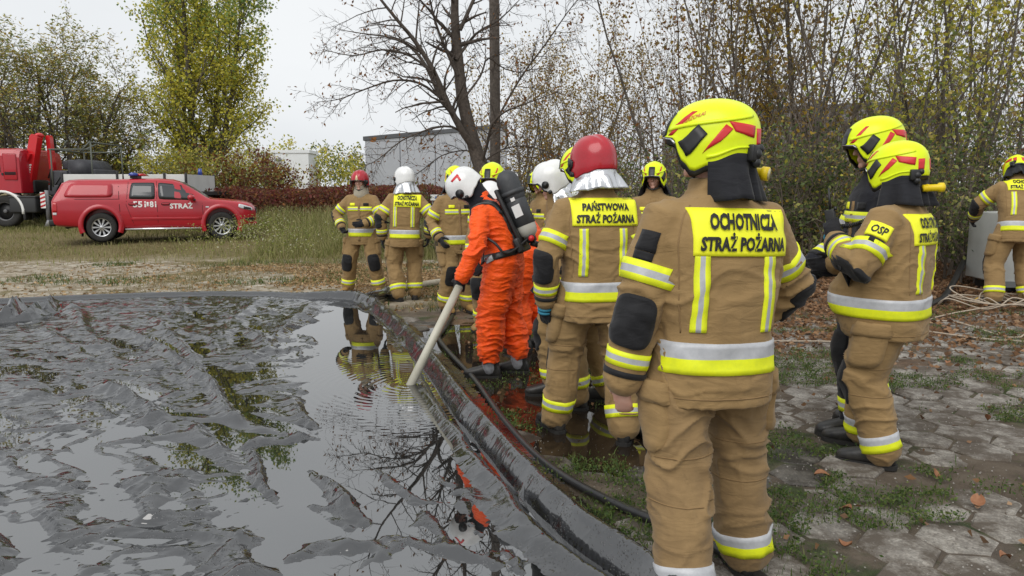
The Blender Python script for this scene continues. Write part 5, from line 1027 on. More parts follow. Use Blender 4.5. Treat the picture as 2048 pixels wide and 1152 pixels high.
HS = dict(
    modern=dict(rx=.126, rf=.166, rb=.166, zt=.168, ze=.035, rim=[(0, .03), (35, .022), (52, -.055), (68, -.092), (88, -.068), (125, -.028), (180, -.022)]),
    classic=dict(rx=.127, rf=.150, rb=.155, zt=.165, ze=.03, rim=[(0, .03), (42, .022), (60, -.05), (85, -.088), (112, -.062), (145, -.04), (180, -.038)]))
def hpt(th, s, st, grow=0.):
    """point on a helmet shell; th in degrees from the front, + to the wearer's left; s from 0 on top to 1 at the rim"""
    H = HS[st]; a = R(th); at = abs((th + 180) % 360 - 180); zr = lerp_tab(H['rim'], at)
    ry = H['rf'] if abs(math.cos(a)) == math.cos(a) else H['rb']
    if s <= .68:
        q = s / .68 * math.pi / 2; rr = math.sin(q) ** .92; z = H['ze'] + (H['zt'] - H['ze']) * math.cos(q) ** .95
    else:
        q = (s - .68) / .32; rr = 1 + .03 * math.sin(q * 2.4) - .03 * q; z = H['ze'] + (zr - H['ze']) * q
    if st == 'modern':
        rr *= 1 + .05 * math.exp(-((at - 0) / 40) ** 2) * max(0, s - .55) / .45
        z += .010 * math.exp(-((at - 180) / 60) ** 2) * math.exp(-((s - .45) / .25) ** 2)
    x = -math.sin(a) * H['rx'] * rr; y = math.cos(a) * ry * rr
    if st == 'modern':
        y -= .012 * (1 - rr); rr2 = abs(x) / H['rx']
        z += .006 * math.exp(-(x / .03) ** 2) * max(0, 1 - s * .9)
        if 60 < at < 150: x *= 1 + .022 * math.exp(-((s - .80 + (at - 60) * .0022) / .05) ** 2)
    else:
        z += .013 * math.exp(-(x / .011) ** 2) * (1 if s < .8 else 0) * min(1, s * 3 + .35)
        z += .005 * math.exp(-((abs(x) - .045) / .010) ** 2) * (1 if s < .6 else 0)
    v = Vector((x, y, z))
    if grow: 
        n = Vector((x / H['rx'] ** 2, y / ry ** 2, max(z - H['ze'], 0) / (H['zt'] - H['ze']) ** 2 * 1.))
        v += n.normalized() * grow
    return v
def hquad(HM, st, corners, name, m, parent, nu=6, nv=4, grow=.002):
    """film or panel between four (th, s) corners, following the shell"""
    (a, b, c, d) = corners; G, N = [], []
    for i in range(nv + 1):
        g, nn = [], []
        for j in range(nu + 1):
            u, v = j / nu, i / nv
            th = (a[0] * (1 - u) + b[0] * u) * (1 - v) + (d[0] * (1 - u) + c[0] * u) * v
            s = (a[1] * (1 - u) + b[1] * u) * (1 - v) + (d[1] * (1 - u) + c[1] * u) * v
            p = hpt(th, s, st); q = hpt(th, s, st, .01); g.append(HM @ p); nn.append(((HM @ q) - (HM @ p)).normalized())
        G.append(g); N.append(nn)
    return skirted(G, N, grow, name, (m,), parent)
def helmet(root, HM, st, color, lod, seed, front=True, curtain='black', torch=None, text=None, emblem=None, curt_len=.17, chev=False):
    nu, ns = (56, 26) if lod < 2 else (36, 16)
    sh = MB(); rows = []
    for i in range(ns + 1):
        s = max(.02, i / ns); rows.append([HM @ hpt(360 * j / nu, s, st) for j in range(nu)])
    rows.append([HM @ (hpt(360 * j / nu, 1, st) * .955) for j in range(nu)])
    inner = [[HM @ (hpt(360 * j / nu, s, st) * .93) for j in range(nu)] for s in (.9, .7, .4, .05)]
    sh.loft(rows + inner)
    hel = sh.build('helmet', [color], root)
    def part(mb, name, m): return mb.build(name, [m], hel)
    # lower trim band
    if st == 'modern':
        tr = []
        for k in range(nu):
            th = 360 * k / nu; p = hpt(th, 1, st); tr.append(p)
        mb = MB(); drop = Vector((0, 0, -.022))
        r1 = [HM @ (p * 1.004) for p in tr]; r2 = [HM @ (p * .99 + drop) for p in tr]; r3 = [HM @ (p * .93 + drop) for p in tr]; r4 = [HM @ (p * .94) for p in tr]
        mb.loft([r1, r2, r3, r4, r1], cap=False); part(mb, 'rim_trim', M['plastic'])
        for sg in (1, -1):
            hquad(HM, st, [(sg * 46, .80), (sg * 59, .91), (sg * 83, .67), (sg * 71, .575)], 'side_vent', M['plastic'], hel, grow=.005)
            hquad(HM, st, [(sg * 79, .86), (sg * 99, .75), (sg * 113, .615), (sg * 104, .565)], 'reflective_decal', M['decal'], hel)
            hquad(HM, st, [(sg * 116, .64), (sg * 146, .70), (sg * 149, .575), (sg * 108, .53)], 'reflective_decal', M['decal'], hel)
            hquad(HM, st, [(sg * 153, .82), (sg * 167, .82), (sg * 170, .60), (sg * 153, .60)], 'reflective_decal', M['decal'], hel)
            hquad(HM, st, [(sg * 22, .72), (sg * 32, .72), (sg * 62, .40), (sg * 54, .40)], 'reflective_decal', M['decal'], hel)
        for sg in (1, -1):
            hquad(HM, st, [(sg * 22, .645), (sg * 150, .475), (sg * 150, .445), (sg * 22, .60)], 'shell_ridge', color, hel, nu=22, nv=2, grow=.0045)
            hquad(HM, st, [(sg * 84, .93), (sg * 148, .86), (sg * 148, .835), (sg * 84, .895)], 'shell_ridge', color, hel, nu=14, nv=2, grow=.004)
        hquad(HM, st, [(-11, .98), (11, .98), (16, .42), (-16, .42)], 'front_crest', M['plastic'], hel, grow=.007)
        vg = [(-52, .84), (52, .84), (50, 1.0), (-50, 1.0)]
        hquad(HM, st, [(-34, .93), (34, .93), (36, 1.0), (-36, 1.0)], 'brow_visor', M['visor'], hel, nu=16, grow=.006)
        mb = MB()
        mb.tube([HM @ (hpt(th, 1, st) * 1.02 + Vector((0, 0, -.002))) for th in range(-40, 41, 8)], .004, 6); part(mb, 'visor_edge', M['alum'])
        # rear adjusting knob and clips
        mb = MB(); p = hpt(172, 1, st)
        for th, dz, r in ((150, .0, .02), (158, .018, .016), (150, -.03, .018), (142, .012, .013)):
            q = hpt(th, .97, st); mb.ell(HM @ (q * 1.06 + Vector((0, 0, dz))), (r, r, r * 1.1), nu=10, nv=6)
        mb.box(HM @ (hpt(146, .96, st) * 1.03), (.05, .03, .06), (HM.to_3x3() @ Matrix.Rotation(R(146), 3, 'Z')), bev=.008)
        part(mb, 'rear_clip', M['plastic'])
    else:
        for sg in (1, -1):
            mb = MB()
            for th, s, r in ((sg * 66, .80, .036 if chev else .028), (sg * 74, .97, .015)):
                p = HM @ hpt(th, s, st); q = HM @ hpt(th, s, st, .014); d = (q - p).normalized()
                mb.tube([p - d * .004, p + d * .012], r, 18); mb.tube([p + d * .012, p + d * .017], r * .6, 14)
            part(mb, 'side_disc', M['plastic'])
        if color is M['h_red']:
            for sg in (1, -1):
                hquad(HM, st, [(sg * 44, .97), (sg * 60, .97), (sg * 78, .74), (sg * 50, .66)], 'side_fitting', M['plastic'], hel, grow=.012)
        if front:
            mb = MB(); mb.tube([HM @ (hpt(th, 1, st) * 1.01) for th in range(-64, 65, 8)], .007, 6); part(mb, 'brow_trim', M['plastic'])
        if chev:
            for sg in (1, -1):
                hquad(HM, st, [(sg * 70, .36), (sg * 74, .43), (sg * 108, .44), (sg * 110, .36)], 'red_chevron', M['decal'], hel)
                hquad(HM, st, [(sg * 100, .40), (sg * 110, .38), (sg * 101, .58), (sg * 94, .57)], 'red_chevron', M['decal'], hel)
        if emblem:
            em = mat('pale_gold_emblem', (.75, .62, .38), .35, metal=.3)
            hquad(HM, st, [(-34, .86), (34, .86), (9, .66), (-9, .66)], 'front_emblem', em, hel, grow=.004)
            hquad(HM, st, [(-9, .68), (9, .68), (5, .50), (-5, .50)], 'front_emblem', em, hel, grow=.005)
            hquad(HM, st, [(-60, .985), (60, .985), (56, .93), (-56, .93)], 'brow_band', M['visor'], hel, nu=16, grow=.008)
    if curtain:
        m = {'black': M['curtain'], 'silver': M['alum'], 'beige': M['beige'] if 'beige' in M else M['tan'], 'navy': M['navy']}[curtain]
        G = []; nv, nn = 9, 46; t0, t1 = (86, 274) if st == 'modern' else (78, 282)
        for i in range(nv + 1):
            v = i / nv; row = []
            for j in range(nn + 1):
                th = t0 + (t1 - t0) * j / nn; p = hpt(th, .97, st) * .965; d = Vector((p.x, p.y, 0)).normalized()
                fold = math.sin(th * .21 + seed) * .5 + math.sin(th * .093 + 2 * seed) * .8
                edge = math.sin((j / nn) * math.pi)
                z = p.z - curt_len * v * (.80 + .20 * edge)
                rad = Vector((p.x, p.y, 0)).length
                tgt = .124 + (.034 if curtain == 'black' else .048) * v + (.030 * v * fold) + .012 * edge
                rad = rad * (1 - sstep(0, .45, v)) + tgt * sstep(0, .45, v)
                row.append(HM @ Vector((d.x * rad, d.y * rad - .01 * v, z)))
            G.append(row)
        mb = MB(); mb.loft(G, cap=False, closed=False)
        o = part(mb, 'neck_curtain', m); sd = o.modifiers.new('s', 'SOLIDIFY'); sd.thickness = .005
    if torch is not None:
        mb = MB(); a, b = HM @ Vector(torch[0]), HM @ Vector(torch[1]); d = (b - a).normalized()
        mb.tube([a, a + (b - a) * .75, a + (b - a) * .80, b], [.019, .019, .026, .026], 18)
        mb.tube([a + (b - a) * .2, a + (b - a) * .24], .022, 18)
        o = part(mb, 'torch', M['torch']); o.data.materials.append(M['lens'])
        mb = MB(); mb.tube([b + d * .001, b + d * .004], .021, 18); mb.build('torch_lens', [M['lens']], hel)
    if text:
        uv, F = text_mesh(text, .015); V = []
        for a, b in uv:
            u = a * .5 + .5; th = 34 + u * 42; s = .60 - u * .175 - b * .028
            V.append(HM @ hpt(th, s, st, .003))
        # mirrored reading: the left flank is read from its front to its back
        me = bpy.data.meshes.new('lettering'); me.from_pydata([tuple(v) for v in V], [], F); add_mesh('lettering', me, hel, (M['decal'],))
    return hel

def hand_pieces(mb, W, d, n, thumb_side, curl=.45, k=1., spread=.0):
    """palm, four unequal fingers and a thumb; d = towards the knuckles, n = out of the palm"""
    W, d, n = Vector(W), Vector(d).normalized(), Vector(n); n = (n - d * n.dot(d)).normalized(); s = d.cross(n).normalized() * thumb_side
    rot = Matrix((s, n, d)).transposed()
    mb.ell(W + d * .045 * k, (.042 * k, .017 * k, .055 * k), rot, 16, 10); mb.ell(W + d * .012 * k + s * .012 * k + n * .006 * k, (.026 * k, .018 * k, .032 * k), rot, 12, 8)
    for i, (o, L, r) in enumerate(((.031, .070, .0092), (.010, .080, .0096), (-.011, .075, .0092), (-.031, .058, .0082))):
        p = W + d * .082 * k + s * o * k; a = curl * (.75 + .12 * i); dd = (d + s * (o * spread * 10)).normalized(); pts = [p - dd * .03 * k, p]; ang = a * .6
        for q in (.42, .32, .26):
            v = dd * math.cos(ang) + n * math.sin(ang); p = p + v * L * q * k; pts.append(p); ang += a
        mb.caps_tube(pts, [r * k * 1.05, r * k * 1.05, r * k, r * k * .94, r * k * .86], 10)
    p = W + d * .018 * k + s * .028 * k + n * .006 * k; v = (s * .62 + d * .62 + n * .35).normalized(); v2 = (s * .25 + d * .85 + n * (.3 + curl * .6)).normalized(); v3 = (d * .9 + n * (.3 + curl) - s * .1).normalized()
    mb.caps_tube([p, p + v * .034 * k, p + v * .034 * k + v2 * .03 * k, p + v * .034 * k + v2 * .03 * k + v3 * .024 * k], [.0135 * k, .012 * k, .0108 * k, .0098 * k], 10)

def ribbon(bv, pts, w, off, name, m, parent, n=30, thick_row=2):
    P = [Vector(p) for p in pts]; S = []
    for i in range(len(P) - 1):
        p0, p1, p2, p3 = P[max(i - 1, 0)], P[i], P[i + 1], P[min(i + 2, len(P) - 1)]
        k = max(2, int(n / (len(P) - 1)))
        for q in range(k):
            t = q / k; S.append(.5 * ((2 * p1) + (p2 - p0) * t + (2 * p0 - 5 * p1 + 4 * p2 - p3) * t * t + (3 * p1 - 3 * p2 + p3 - p0) * t ** 3))
    S.append(P[-1]); G, N = [], []
    for i, p in enumerate(S):
        h = bv.find_nearest(p); t = (S[min(i + 1, len(S) - 1)] - S[max(i - 1, 0)]).normalized(); s = t.cross(h[1]); s.normalize(); g, nn = [], []
        for q in (-1, 0, 1):
            h2 = bv.find_nearest(h[0] + s * (q * w / 2)); g.append(h2[0]); nn.append(h[1])
        G.append(g); N.append(nn)
    return skirted(G, N, off, name, (m,), parent)

def boot(root, A, toe, k=1., m=None, vox=.009, toecap=None):
    """A = ankle, toe = unit direction on the ground"""
    A, f = Vector(A), Vector(toe).normalized(); f.z = 0; f.normalize(); r = Vector((f.y, -f.x, 0)); z0 = A.z - .09 * k; mb = MB(); U = Vector((0, 0, 1))
    base = Vector((A.x, A.y, z0))
    secs = []
    for y, w, h in ((-.085, .022, .05), (-.075, .036, .085), (-.03, .043, .115), (.03, .044, .105), (.09, .049, .082), (.14, .051, .068), (.18, .044, .056), (.203, .026, .042), (.208, .012, .03)):
        c = base + f * y * k; ring = []
        for j in range(16):
            a = 2 * math.pi * j / 16; ca, sa = math.cos(a), math.sin(a)
            ring.append(c + r * (w * k * math.copysign(abs(ca) ** .8, ca)) + U * ((h * .5 + .012 + h * .5 * math.copysign(abs(sa) ** .75, sa)) * k))
        secs.append(ring)
    mb.loft(secs); mb.caps_tube([base + U * .06 * k - f * .02, A + U * .10 * k - f * .02], [.05 * k, .058 * k])
    me, bv = remesh(mb, vox, 3); o = add_mesh('boot', me, root, (m or M['boot'],))
    s = MB(); out = []
    for y, w in ((-.092, .02), (-.075, .038), (-.03, .044), (.03, .044), (.09, .051), (.14, .054), (.18, .046), (.206, .024)): out.append((y, w))
    poly = [base + f * y * k + r * w * k for y, w in out] + [base + f * y * k - r * w * k for y, w in reversed(out)]
    s.loft([[p + U * .001 for p in poly], [p + U * .026 * k for p in poly]], smooth=False); s.build('sole', [M['sole']], o)
    if toecap:
        t = MB(); t.ell(base + f * .155 * k + U * .042 * k, (.052 * k, .058 * k, .036 * k), Matrix((r, f, U)).transposed()); t.build('toe_cap', [toecap], o)
    return o

def person(P):
    lod = P.get('lod', 1); vj = {0: .0085, 1: .013, 2: .02}[lod]; seed = P.get('seed', 1); bulk = P.get('bulk', 1.); U = Vector((0, 0, 1))
    root = empty('person', P['loc'], R(P['rz']), P['label'], 'person', P.get('group'), P.get('scale', 1.))
    lean, side, twist = R(P.get('lean', 0)), R(P.get('side', 0)), R(P.get('twist', 0))
    kit = P.get('kit', 'tan'); hipz = P.get('hipz', .93)
    pel = Vector((0, P.get('pely', 0), hipz + .02))
    def basis(s):
        a = lean * (.3 if s < 0 else .35 + .65 * min(s / .32, 1)); b = side * (.3 if s < 0 else 1); tw = twist * min(max(s / .45, 0), 1)
        r0 = Vector((math.cos(tw), math.sin(tw), 0)); f0 = Vector((-math.sin(tw), math.cos(tw), 0))
        u = (U * math.cos(a) * math.cos(b) + f0 * math.sin(a) + r0 * math.sin(b)).normalized(); f = u.cross(r0).normalized(); r = f.cross(u).normalized()
        return r, f, u
    def at(s):
        p = pel.copy(); n = 12
        for i in range(n): p += basis(s * (i + .5) / n)[2] * (s / n)
        return p
    # --- joints
    J = {}
    for sd, sg in (('L', -1), ('R', 1)):
        r, f, u = basis(.46); J['sh' + sd] = at(.443) + r * (sg * P.get('shw', .168) * bulk) - f * .005
        wr = Vector(P['hand' + sd]) if 'hand' + sd in P else J['sh' + sd] + Vector((sg * .085, .06, -.56)); J['wr' + sd] = wr
        J['el' + sd] = ik(J['sh' + sd], wr, .31, .265, P.get('pole' + sd, (sg * .6, -1, -.2)))
        hp = pel + Vector((sg * .098 * bulk, 0, -.03)); J['hip' + sd] = hp
        fx, fy, fyaw = P.get('foot' + sd, (sg * .14, 0, sg * -14)); an = Vector((fx, fy, .09 + P.get('lift' + sd, 0))); J['an' + sd] = an
        toe = Vector((-math.sin(R(fyaw)), math.cos(R(fyaw)), 0)); J['toe' + sd] = toe
        J['kn' + sd] = ik(hp, an, .435, .42, toe + Vector((0, 0, .1)))
    # --- head
    hy, hp_, hr = P.get('head', (0, 0, 0)); RM = Matrix.Rotation(R(hy), 3, 'Z') @ Matrix.Rotation(R(-hp_), 3, 'X') @ Matrix.Rotation(R(hr), 3, 'Y')
    nk = at(.57); hf, hu = RM @ Vector((0, 1, 0)), RM @ U; hc = nk + basis(.57)[2] * .045 + hu * .095 + hf * .022
    HM = Matrix.Translation(hc) @ RM.to_4x4()
    # --- body: one continuous figure
    vb = .0075 if P.get('face') else (.012 if lod < 2 else .018)
    mb = MB(); secs = []
    for s, rx, ry in ((-.10, .15, .10), (.02, .165, .11), (.15, .145, .10), (.30, .155, .105), (.42, .16, .095), (.50, .11, .07), (.55, .06, .06)):
        r, f, u = basis(s); secs.append(sring(at(s), rx, ry, r, f, 20, 2.2))
    mb.loft(secs); mb.caps_tube([at(.48), nk, hc - hu * .03 - hf * .02], [.062, .055, .056])
    for sd, sg in (('L', -1), ('R', 1)):
        sh, el, wr = J['sh' + sd], J['el' + sd], J['wr' + sd]; mb.caps_tube([at(.44), sh, el, wr], [.05, .052, .042, .029], 12)
        mb.caps_tube([J['hip' + sd] + U * .03, J['kn' + sd], J['an' + sd] + U * .02], [.085, .058, .042], 12)
        if P.get('bare' + sd):
            q = P['bare' + sd]; hand_pieces(mb, wr + (wr - el).normalized() * .02, q.get('d', wr - el), q['n'], q.get('t', sg), q.get('curl', .45))
    def hh(x, y, z): return hc + RM @ Vector((x, y, z))
    mb.ell(hh(0, -.012, .035), (.074, .094, .086), RM, 24, 16); mb.ell(hh(0, .028, -.045), (.056, .062, .066), RM, 20, 14); mb.ell(hh(0, .045, -.005), (.064, .05, .062), RM, 20, 14)
    mb.ell(hh(0, .099, -.012), (.013, .020, .024), RM); mb.ell(hh(0, .112, -.026), (.015, .013, .012), RM); mb.ell(hh(0, .089, .026), (.05, .012, .011), RM)
    mb.ell(hh(0, .092, -.058), (.022, .010, .007), RM); mb.ell(hh(0, .089, -.070), (.019, .010, .007), RM); mb.ell(hh(0, .078, -.098), (.026, .02, .018), RM)
    for sg in (-1, 1):
        mb.ell(hh(sg * .076, -.008, -.005), (.010, .019, .031), RM, 12, 8); mb.ell(hh(sg * .040, .070, -.024), (.022, .02, .024), RM, 12, 8)
    me, _ = remesh(mb, vb, 2 if P.get('face') else 3); body = add_mesh('body', me, root, (M['skin'],))
    if P.get('face'):
        for sg in (-1, 1):
            e = MB(); e.ell(hh(sg * .031, .0835, .008), (.0125, .010, .0075), RM, 12, 8); e.build('eye', [M['eye']], body)
            e = MB(); e.tube([hh(sg * .014, .0985, .030), hh(sg * .032, .0975, .034), hh(sg * .050, .087, .028)], [.004, .005, .003], 8); e.build('eyebrow', [mat('brow_hair', (.05, .03, .02), .8)], body)
    # --- wrinkles
    amp = P.get('wr', 1.) * (1 if lod < 2 else .8)
    calm = None; jts = [J[k] for k in ('elL', 'elR', 'knL', 'knR')] + [at(-.24), at(.14), J['anL'] + U * .12, J['anR'] + U * .12]
    if P.get('patch'):
        q_ = P['patch'][2]; calm = (np.array(at(q_[3] if len(q_) > 3 else .425) + basis(.42)[0] * (q_[2] if len(q_) > 2 else 0)), np.array(basis(.42)[0]), np.array(basis(.42)[1]), np.array(basis(.42)[2]), q_[0] / 2, q_[1] / 2)
    def wrinkle(scale_z, A, sd_, base=0., still=False):
        def fn(V):
            q = V.copy(); wv = fbm(V * 4.2, sd_ + 3, 2)
            q2 = np.stack([q[:, 0] * 5.5, q[:, 1] * 5.5, q[:, 2] * scale_z + wv * 2.2], 1)
            a = vnoise(q2, sd_); b = vnoise(q2 * 1.9 + 5.1, sd_ + 9)
            fold = np.clip(1 - np.abs(a) * 1.6, 0, 1) ** 2 - .35; fine = np.clip(1 - np.abs(b) * 1.6, 0, 1) ** 2 - .35
            k_ = 1.
            if still and calm is not None:
                D = V - calm[0]; k_ = 1 - .93 * (1 - sstep(calm[4] + .0, calm[4] + .05, np.abs(D @ calm[1]))) * (1 - sstep(calm[5] + .0, calm[5] + .05, np.abs(D @ calm[3]))) * (D @ calm[2] < 0)
            jw = .45 + sum(np.exp(-((V - np.array(q)) ** 2).sum(1) / .17 ** 2) for q in jts) * 1.15
            return k_ * A * amp * np.minimum(jw, 1.7) * (fold * 1.35 + fine * .5 + fbm(V * 3.0, sd_ + 31, 2) * .8) + base
        return fn
    cloth = {'tan': M['tan'], 'navy': M['navy'], 'orange': M['orange']}[kit]; cloth_t = {'tan': M['tan'], 'navy': M['navy'], 'orange': M['orange']}[kit]
    # --- jacket
    bl = P.get('belly', 0.)
    jk = MB(); secs = []
    tab = [(-.215, .212, .172), (-.13, .210, .170), (-.04, .204, .166), (.06, .200, .160), (.17, .206, .158), (.28, .226, .156), (.38, .234, .148), (.45, .205, .132), (.505, .140, .104), (.545, .098, .088), (.60, .086, .086)]
    if kit == 'orange': tab = tab[2:]
    for s, rx, ry in tab:
        r, f, u = basis(s); b_ = bl * math.exp(-((s - .02) / .18) ** 2); secs.append(sring(at(s) - f * (.012 if s > .1 else 0), rx * bulk * (1 + b_ * .3), ry * bulk, r, f, 32, 2.5, b_))
    jk.loft(secs)
    for sd, sg in (('L', -1), ('R', 1)):
        sh, el, wr = J['sh' + sd], J['el' + sd], J['wr' + sd]; r, f, u = basis(.46); ins = at(.445) + r * (sg * .10); um = sh.lerp(el, .5); fm = el.lerp(wr, .45)
        jk.caps_tube([ins, sh - U * .004, um, el, fm, wr], [.080 * bulk, .088 * bulk, .085 * bulk, .080 * bulk, .076 * bulk, .066 * bulk], 20)
    if kit == 'orange':
        for sd, sg in (('L', -1), ('R', 1)):
            hp, kn, an = J['hip' + sd], J['kn' + sd], J['an' + sd]; lo = an + U * P.get('hem', .07)
            jk.caps_tube([hp + U * .04, hp.lerp(kn, .5), kn, kn.lerp(lo, .55), lo], [.15, .135, .118, .118, .092], 20)
        jk.ell(pel + Vector((0, 0, -.03)), (.205, .165, .17))
        for sd in 'LR':
            ga = MB(); ga.caps_tube([J['an' + sd] - U * .01, J['an' + sd] + U * .07, J['an' + sd] + U * .15], [.066, .068, .07], 18); ga.build('gaiter', [M['gaiter']], root)
    me, jb = remesh(jk, vj, 5 if lod == 0 else 3, wrinkle(15 if kit != 'orange' else 24, .0068 if kit != 'orange' else .012, seed, still=True))
    jname = 'hazmat_suit' if kit == 'orange' else 'jacket'
    jac = add_mesh(jname, me, root, (cloth,)); J['jb'] = jb; J['at'] = at; J['basis'] = basis; J['HM'] = HM; J['jac'] = jac; J['hc'] = hc
    YSY = [(.024, 0), (.026, 1), (.024, 0)]; TM = (M['yel'], M['sil'])
    if kit != 'orange':
        # --- trousers
        tb = P.get('legbulk', .96) * bulk
        tr = MB(); tr.loft([sring(pel + U * z, rx * tb, ry * tb, Vector((1, 0, 0)), Vector((0, 1, 0)), 28, 2.3) for z, rx, ry in ((.12, .185, .145), (.03, .198, .156), (-.06, .205, .16), (-.13, .19, .145), (-.17, .12, .09))])
        for sd, sg in (('L', -1), ('R', 1)):
            hp, kn, an = J['hip' + sd], J['kn' + sd], J['an' + sd]; lo = an + U * P.get('hem', .015)
            tr.caps_tube([hp + U * .0, hp.lerp(kn, .35) + Vector((sg * .008, 0, 0)), kn, kn.lerp(lo, .5) - J['toe' + sd] * .02, lo - J['toe' + sd] * .012], [.128 * tb, .128 * tb, .113 * tb, .110 * tb, .102 * tb], 22)
        me, tb_ = remesh(tr, vj, 5 if lod == 0 else 3, wrinkle(10, .0078, seed + 50))
        tro = add_mesh('trousers', me, root, (M['tan_worn'] if P.get('worn') else cloth_t,))
        for sd, sg in (('L', -1), ('R', 1)):
            kn, an, toe, hp = J['kn' + sd], J['an' + sd], J['toe' + sd], J['hip' + sd]; lo = an + U * .015
            bands = YSY if P.get('legband', 'ysy') == 'ysy' else [(.045, 0), (.045, 1)]
            ring(tb_, lo - toe * .012, kn, P.get('legz', .085), bands, .105, 'reflective_stripe', TM, tro, n=40, cap=1.6, off=.006)
            if True:
                uz = (hp - an).normalized(); patch(tb_, kn - uz * .03 , uz.cross(toe), uz, .165, .25, 'knee_pad', (M['black'],), tro, 12, 12, .009, lim=.25, shape='round')
            if lod < 2:
                side_v = Vector((sg, 0, 0)); uz = (hp - kn).normalized(); ux = Vector((0, sg, 0)); c = hp.lerp(kn, .52) + side_v * .1
                pk = patch(tb_, c, ux, uz, .18, .24, 'cargo_pocket', (cloth_t,), tro, 8, 8, .020, lim=.3, shape='round'); patch(tb_, c + uz * .10, ux, uz, .20, .075, 'pocket_flap', (cloth_t,), tro, 8, 4, .029, lim=.3)
            if lod == 0:
                for q in (.82, 1.12):
                    zc = hp.lerp(kn, q) if q < 1 else kn.lerp(an, q - 1 + .08)
                    ring(tb_, zc - U * .1, zc + U * .1, .1, [(.005, 0)], .12, 'knee_seam', (M['seam'],), tro, n=40, off=.0015, cap=1.6)
        # --- jacket trim
        s0 = at(-.2); s1 = at(.2); belt = P.get('belt', [(.056, 0), (.056, 1)])
        ring(jb, s0, s1, .165 + P.get('beltz', 0), belt, .2, 'waist_stripe', TM, jac, n=56, cap=1.28, axes=(.208 * bulk * (1 + bl * .3), .170 * bulk * (1 + bl * .7)), off=.006)
        for sd, sg in (('L', -1), ('R', 1)):
            sh, el, wr = J['sh' + sd], J['el' + sd], J['wr' + sd]
            ring(jb, sh, el, (el - sh).length * .64, YSY, .086 * bulk, 'sleeve_stripe', TM, jac, n=40, cap=1.4, off=.006)
            ring(jb, el, wr, (wr - el).length - .075, [(.018, 0), (.02, 1), (.018, 0)], .072 * bulk, 'cuff_stripe', TM, jac, n=28, cap=1.4)
            ring(jb, el, wr, (wr - el).length - .02, [(.022, 0)], .068 * bulk, 'cuff_strap', (M['black'],), jac, n=28, cap=1.4)
            uz = ((sh - el).normalized() - (wr - el).normalized() * .9).normalized() if (sh - el).normalized().dot((wr - el).normalized()) > -.95 else (sh - el).normalized()
            uz = (sh - wr).normalized(); out = (el - sh.lerp(wr, .5))
            out = out - uz * out.dot(uz); out = out.normalized() if out.length > .02 else Vector((sg * .8, -.6, 0)); out = (out + Vector(P.get('padout' + sd, (0, 0, 0)))); out = (out - uz * out.dot(uz)).normalized()
            patch(jb, el - uz * .06, uz.cross(out) , uz, .15, .19, 'elbow_pad', (M['black'],), jac, 14, 14, .010, lim=.16, shape='round', back=.25)
        if P.get('sleeve_tab'):
            sh, el = J['shL'], J['elL']; up = (sh - el).normalized(); out = Vector((-.75, -.65, 0)); out = (out - up * out.dot(up)).normalized()
            for q, w_, h_ in ((.30, .075, .075), (.47, .07, .03)): patch(jb, sh.lerp(el, q), up.cross(out), up, w_, h_, 'sleeve_tab', (M['black'],), jac, 4, 4, .006, lim=.2, back=.25)
        r, f, u = basis(.3)
        for sg in (-1, 1):       # tape down the back
            for (s_a, s_b) in ((.055, .33),):
                c = at((s_a + s_b) / 2) + r * (sg * .118 * bulk) - f * .12; o = patch(jb, c, r, u, .050, s_b - s_a, 'back_tape', TM, jac, 3, 20, .006, mi=lambda i, j: 1 if j == 1 else 0, lim=.25)
        if P.get('front', lod < 3):
            c = at(.31) + f * .15; patch(jb, c, -r, u, .36 * bulk, .062, 'chest_stripe', TM, jac, 14, 3, .0035, mi=lambda i, j: 1 if i == 1 else 0, lim=.3)
            c = at(.12) + f * .15; patch(jb, c, -r, u, .035, .56, 'front_placket', (M['seam'],), jac, 2, 14, .004, lim=.3)
            for sg in (-1, 1): patch(jb, at(.375) + f * .15 + r * sg * .10, -r, u, .075, .04, 'chest_tab', (M['ylab'] if sg > 0 else M['black'],), jac, 4, 3, .005, lim=.3)
        if P.get('patch'):
            l1, l2, sz = P['patch']; w, h = sz[:2]; dx = sz[2] if len(sz) > 2 else 0; sp = sz[3] if len(sz) > 3 else .425
            r, f, u = basis(.42); c = at(sp) - f * .14 + r * dx
            bp = patch(jb, c, r, u, w, h, 'back_patch', (M['ylab'],), jac, 24, 12, .007, lim=.28)
            pb = BVHTree.FromPolygons([v.co.copy() for v in bp.data.vertices], [tuple(q.vertices) for q in bp.data.polygons])
            text_on(pb, c + u * h * .225, r, u, w * .72, h * .36, l1, '', M['ink'], jac, .0065, .045, .10, lim=.28, join=bp)
            text_on(pb, c - u * h * .20, r, u, w * .90, h * .40, l2, '', M['ink'], jac, .0065, .045, .10, lim=.28, join=bp)
            if lod == 0:
                for (cc, ww, hh2) in ((c + u * (h / 2 - .006), w - .01, .0025), (c - u * (h / 2 - .006), w - .01, .0025)):
                    patch(jb, cc, r, u, ww, hh2, 'patch_stitching', (M['seam'],), bp, 10, 1, .0065, lim=.28)
        if lod <= 1:
            r, f, u = basis(.3)
            for sg in (-1, 1): ribbon(jb, [at(.52) + r * sg * .16 - f * .10, at(.38) + r * sg * .205 - f * .13, at(.26) + r * sg * .20 - f * .13, at(.05) + r * sg * .19 - f * .13], .005, .0016, 'jacket_seam', M['seam'], jac, 26)
            ring(jb, at(-.2), at(.2), .022, [(.005, 0)], .2, 'hem_seam', (M['seam'],), jac, n=56, cap=1.28, axes=(.208 * bulk * (1 + bl * .3), .170 * bulk * (1 + bl * .7)), off=.0016)
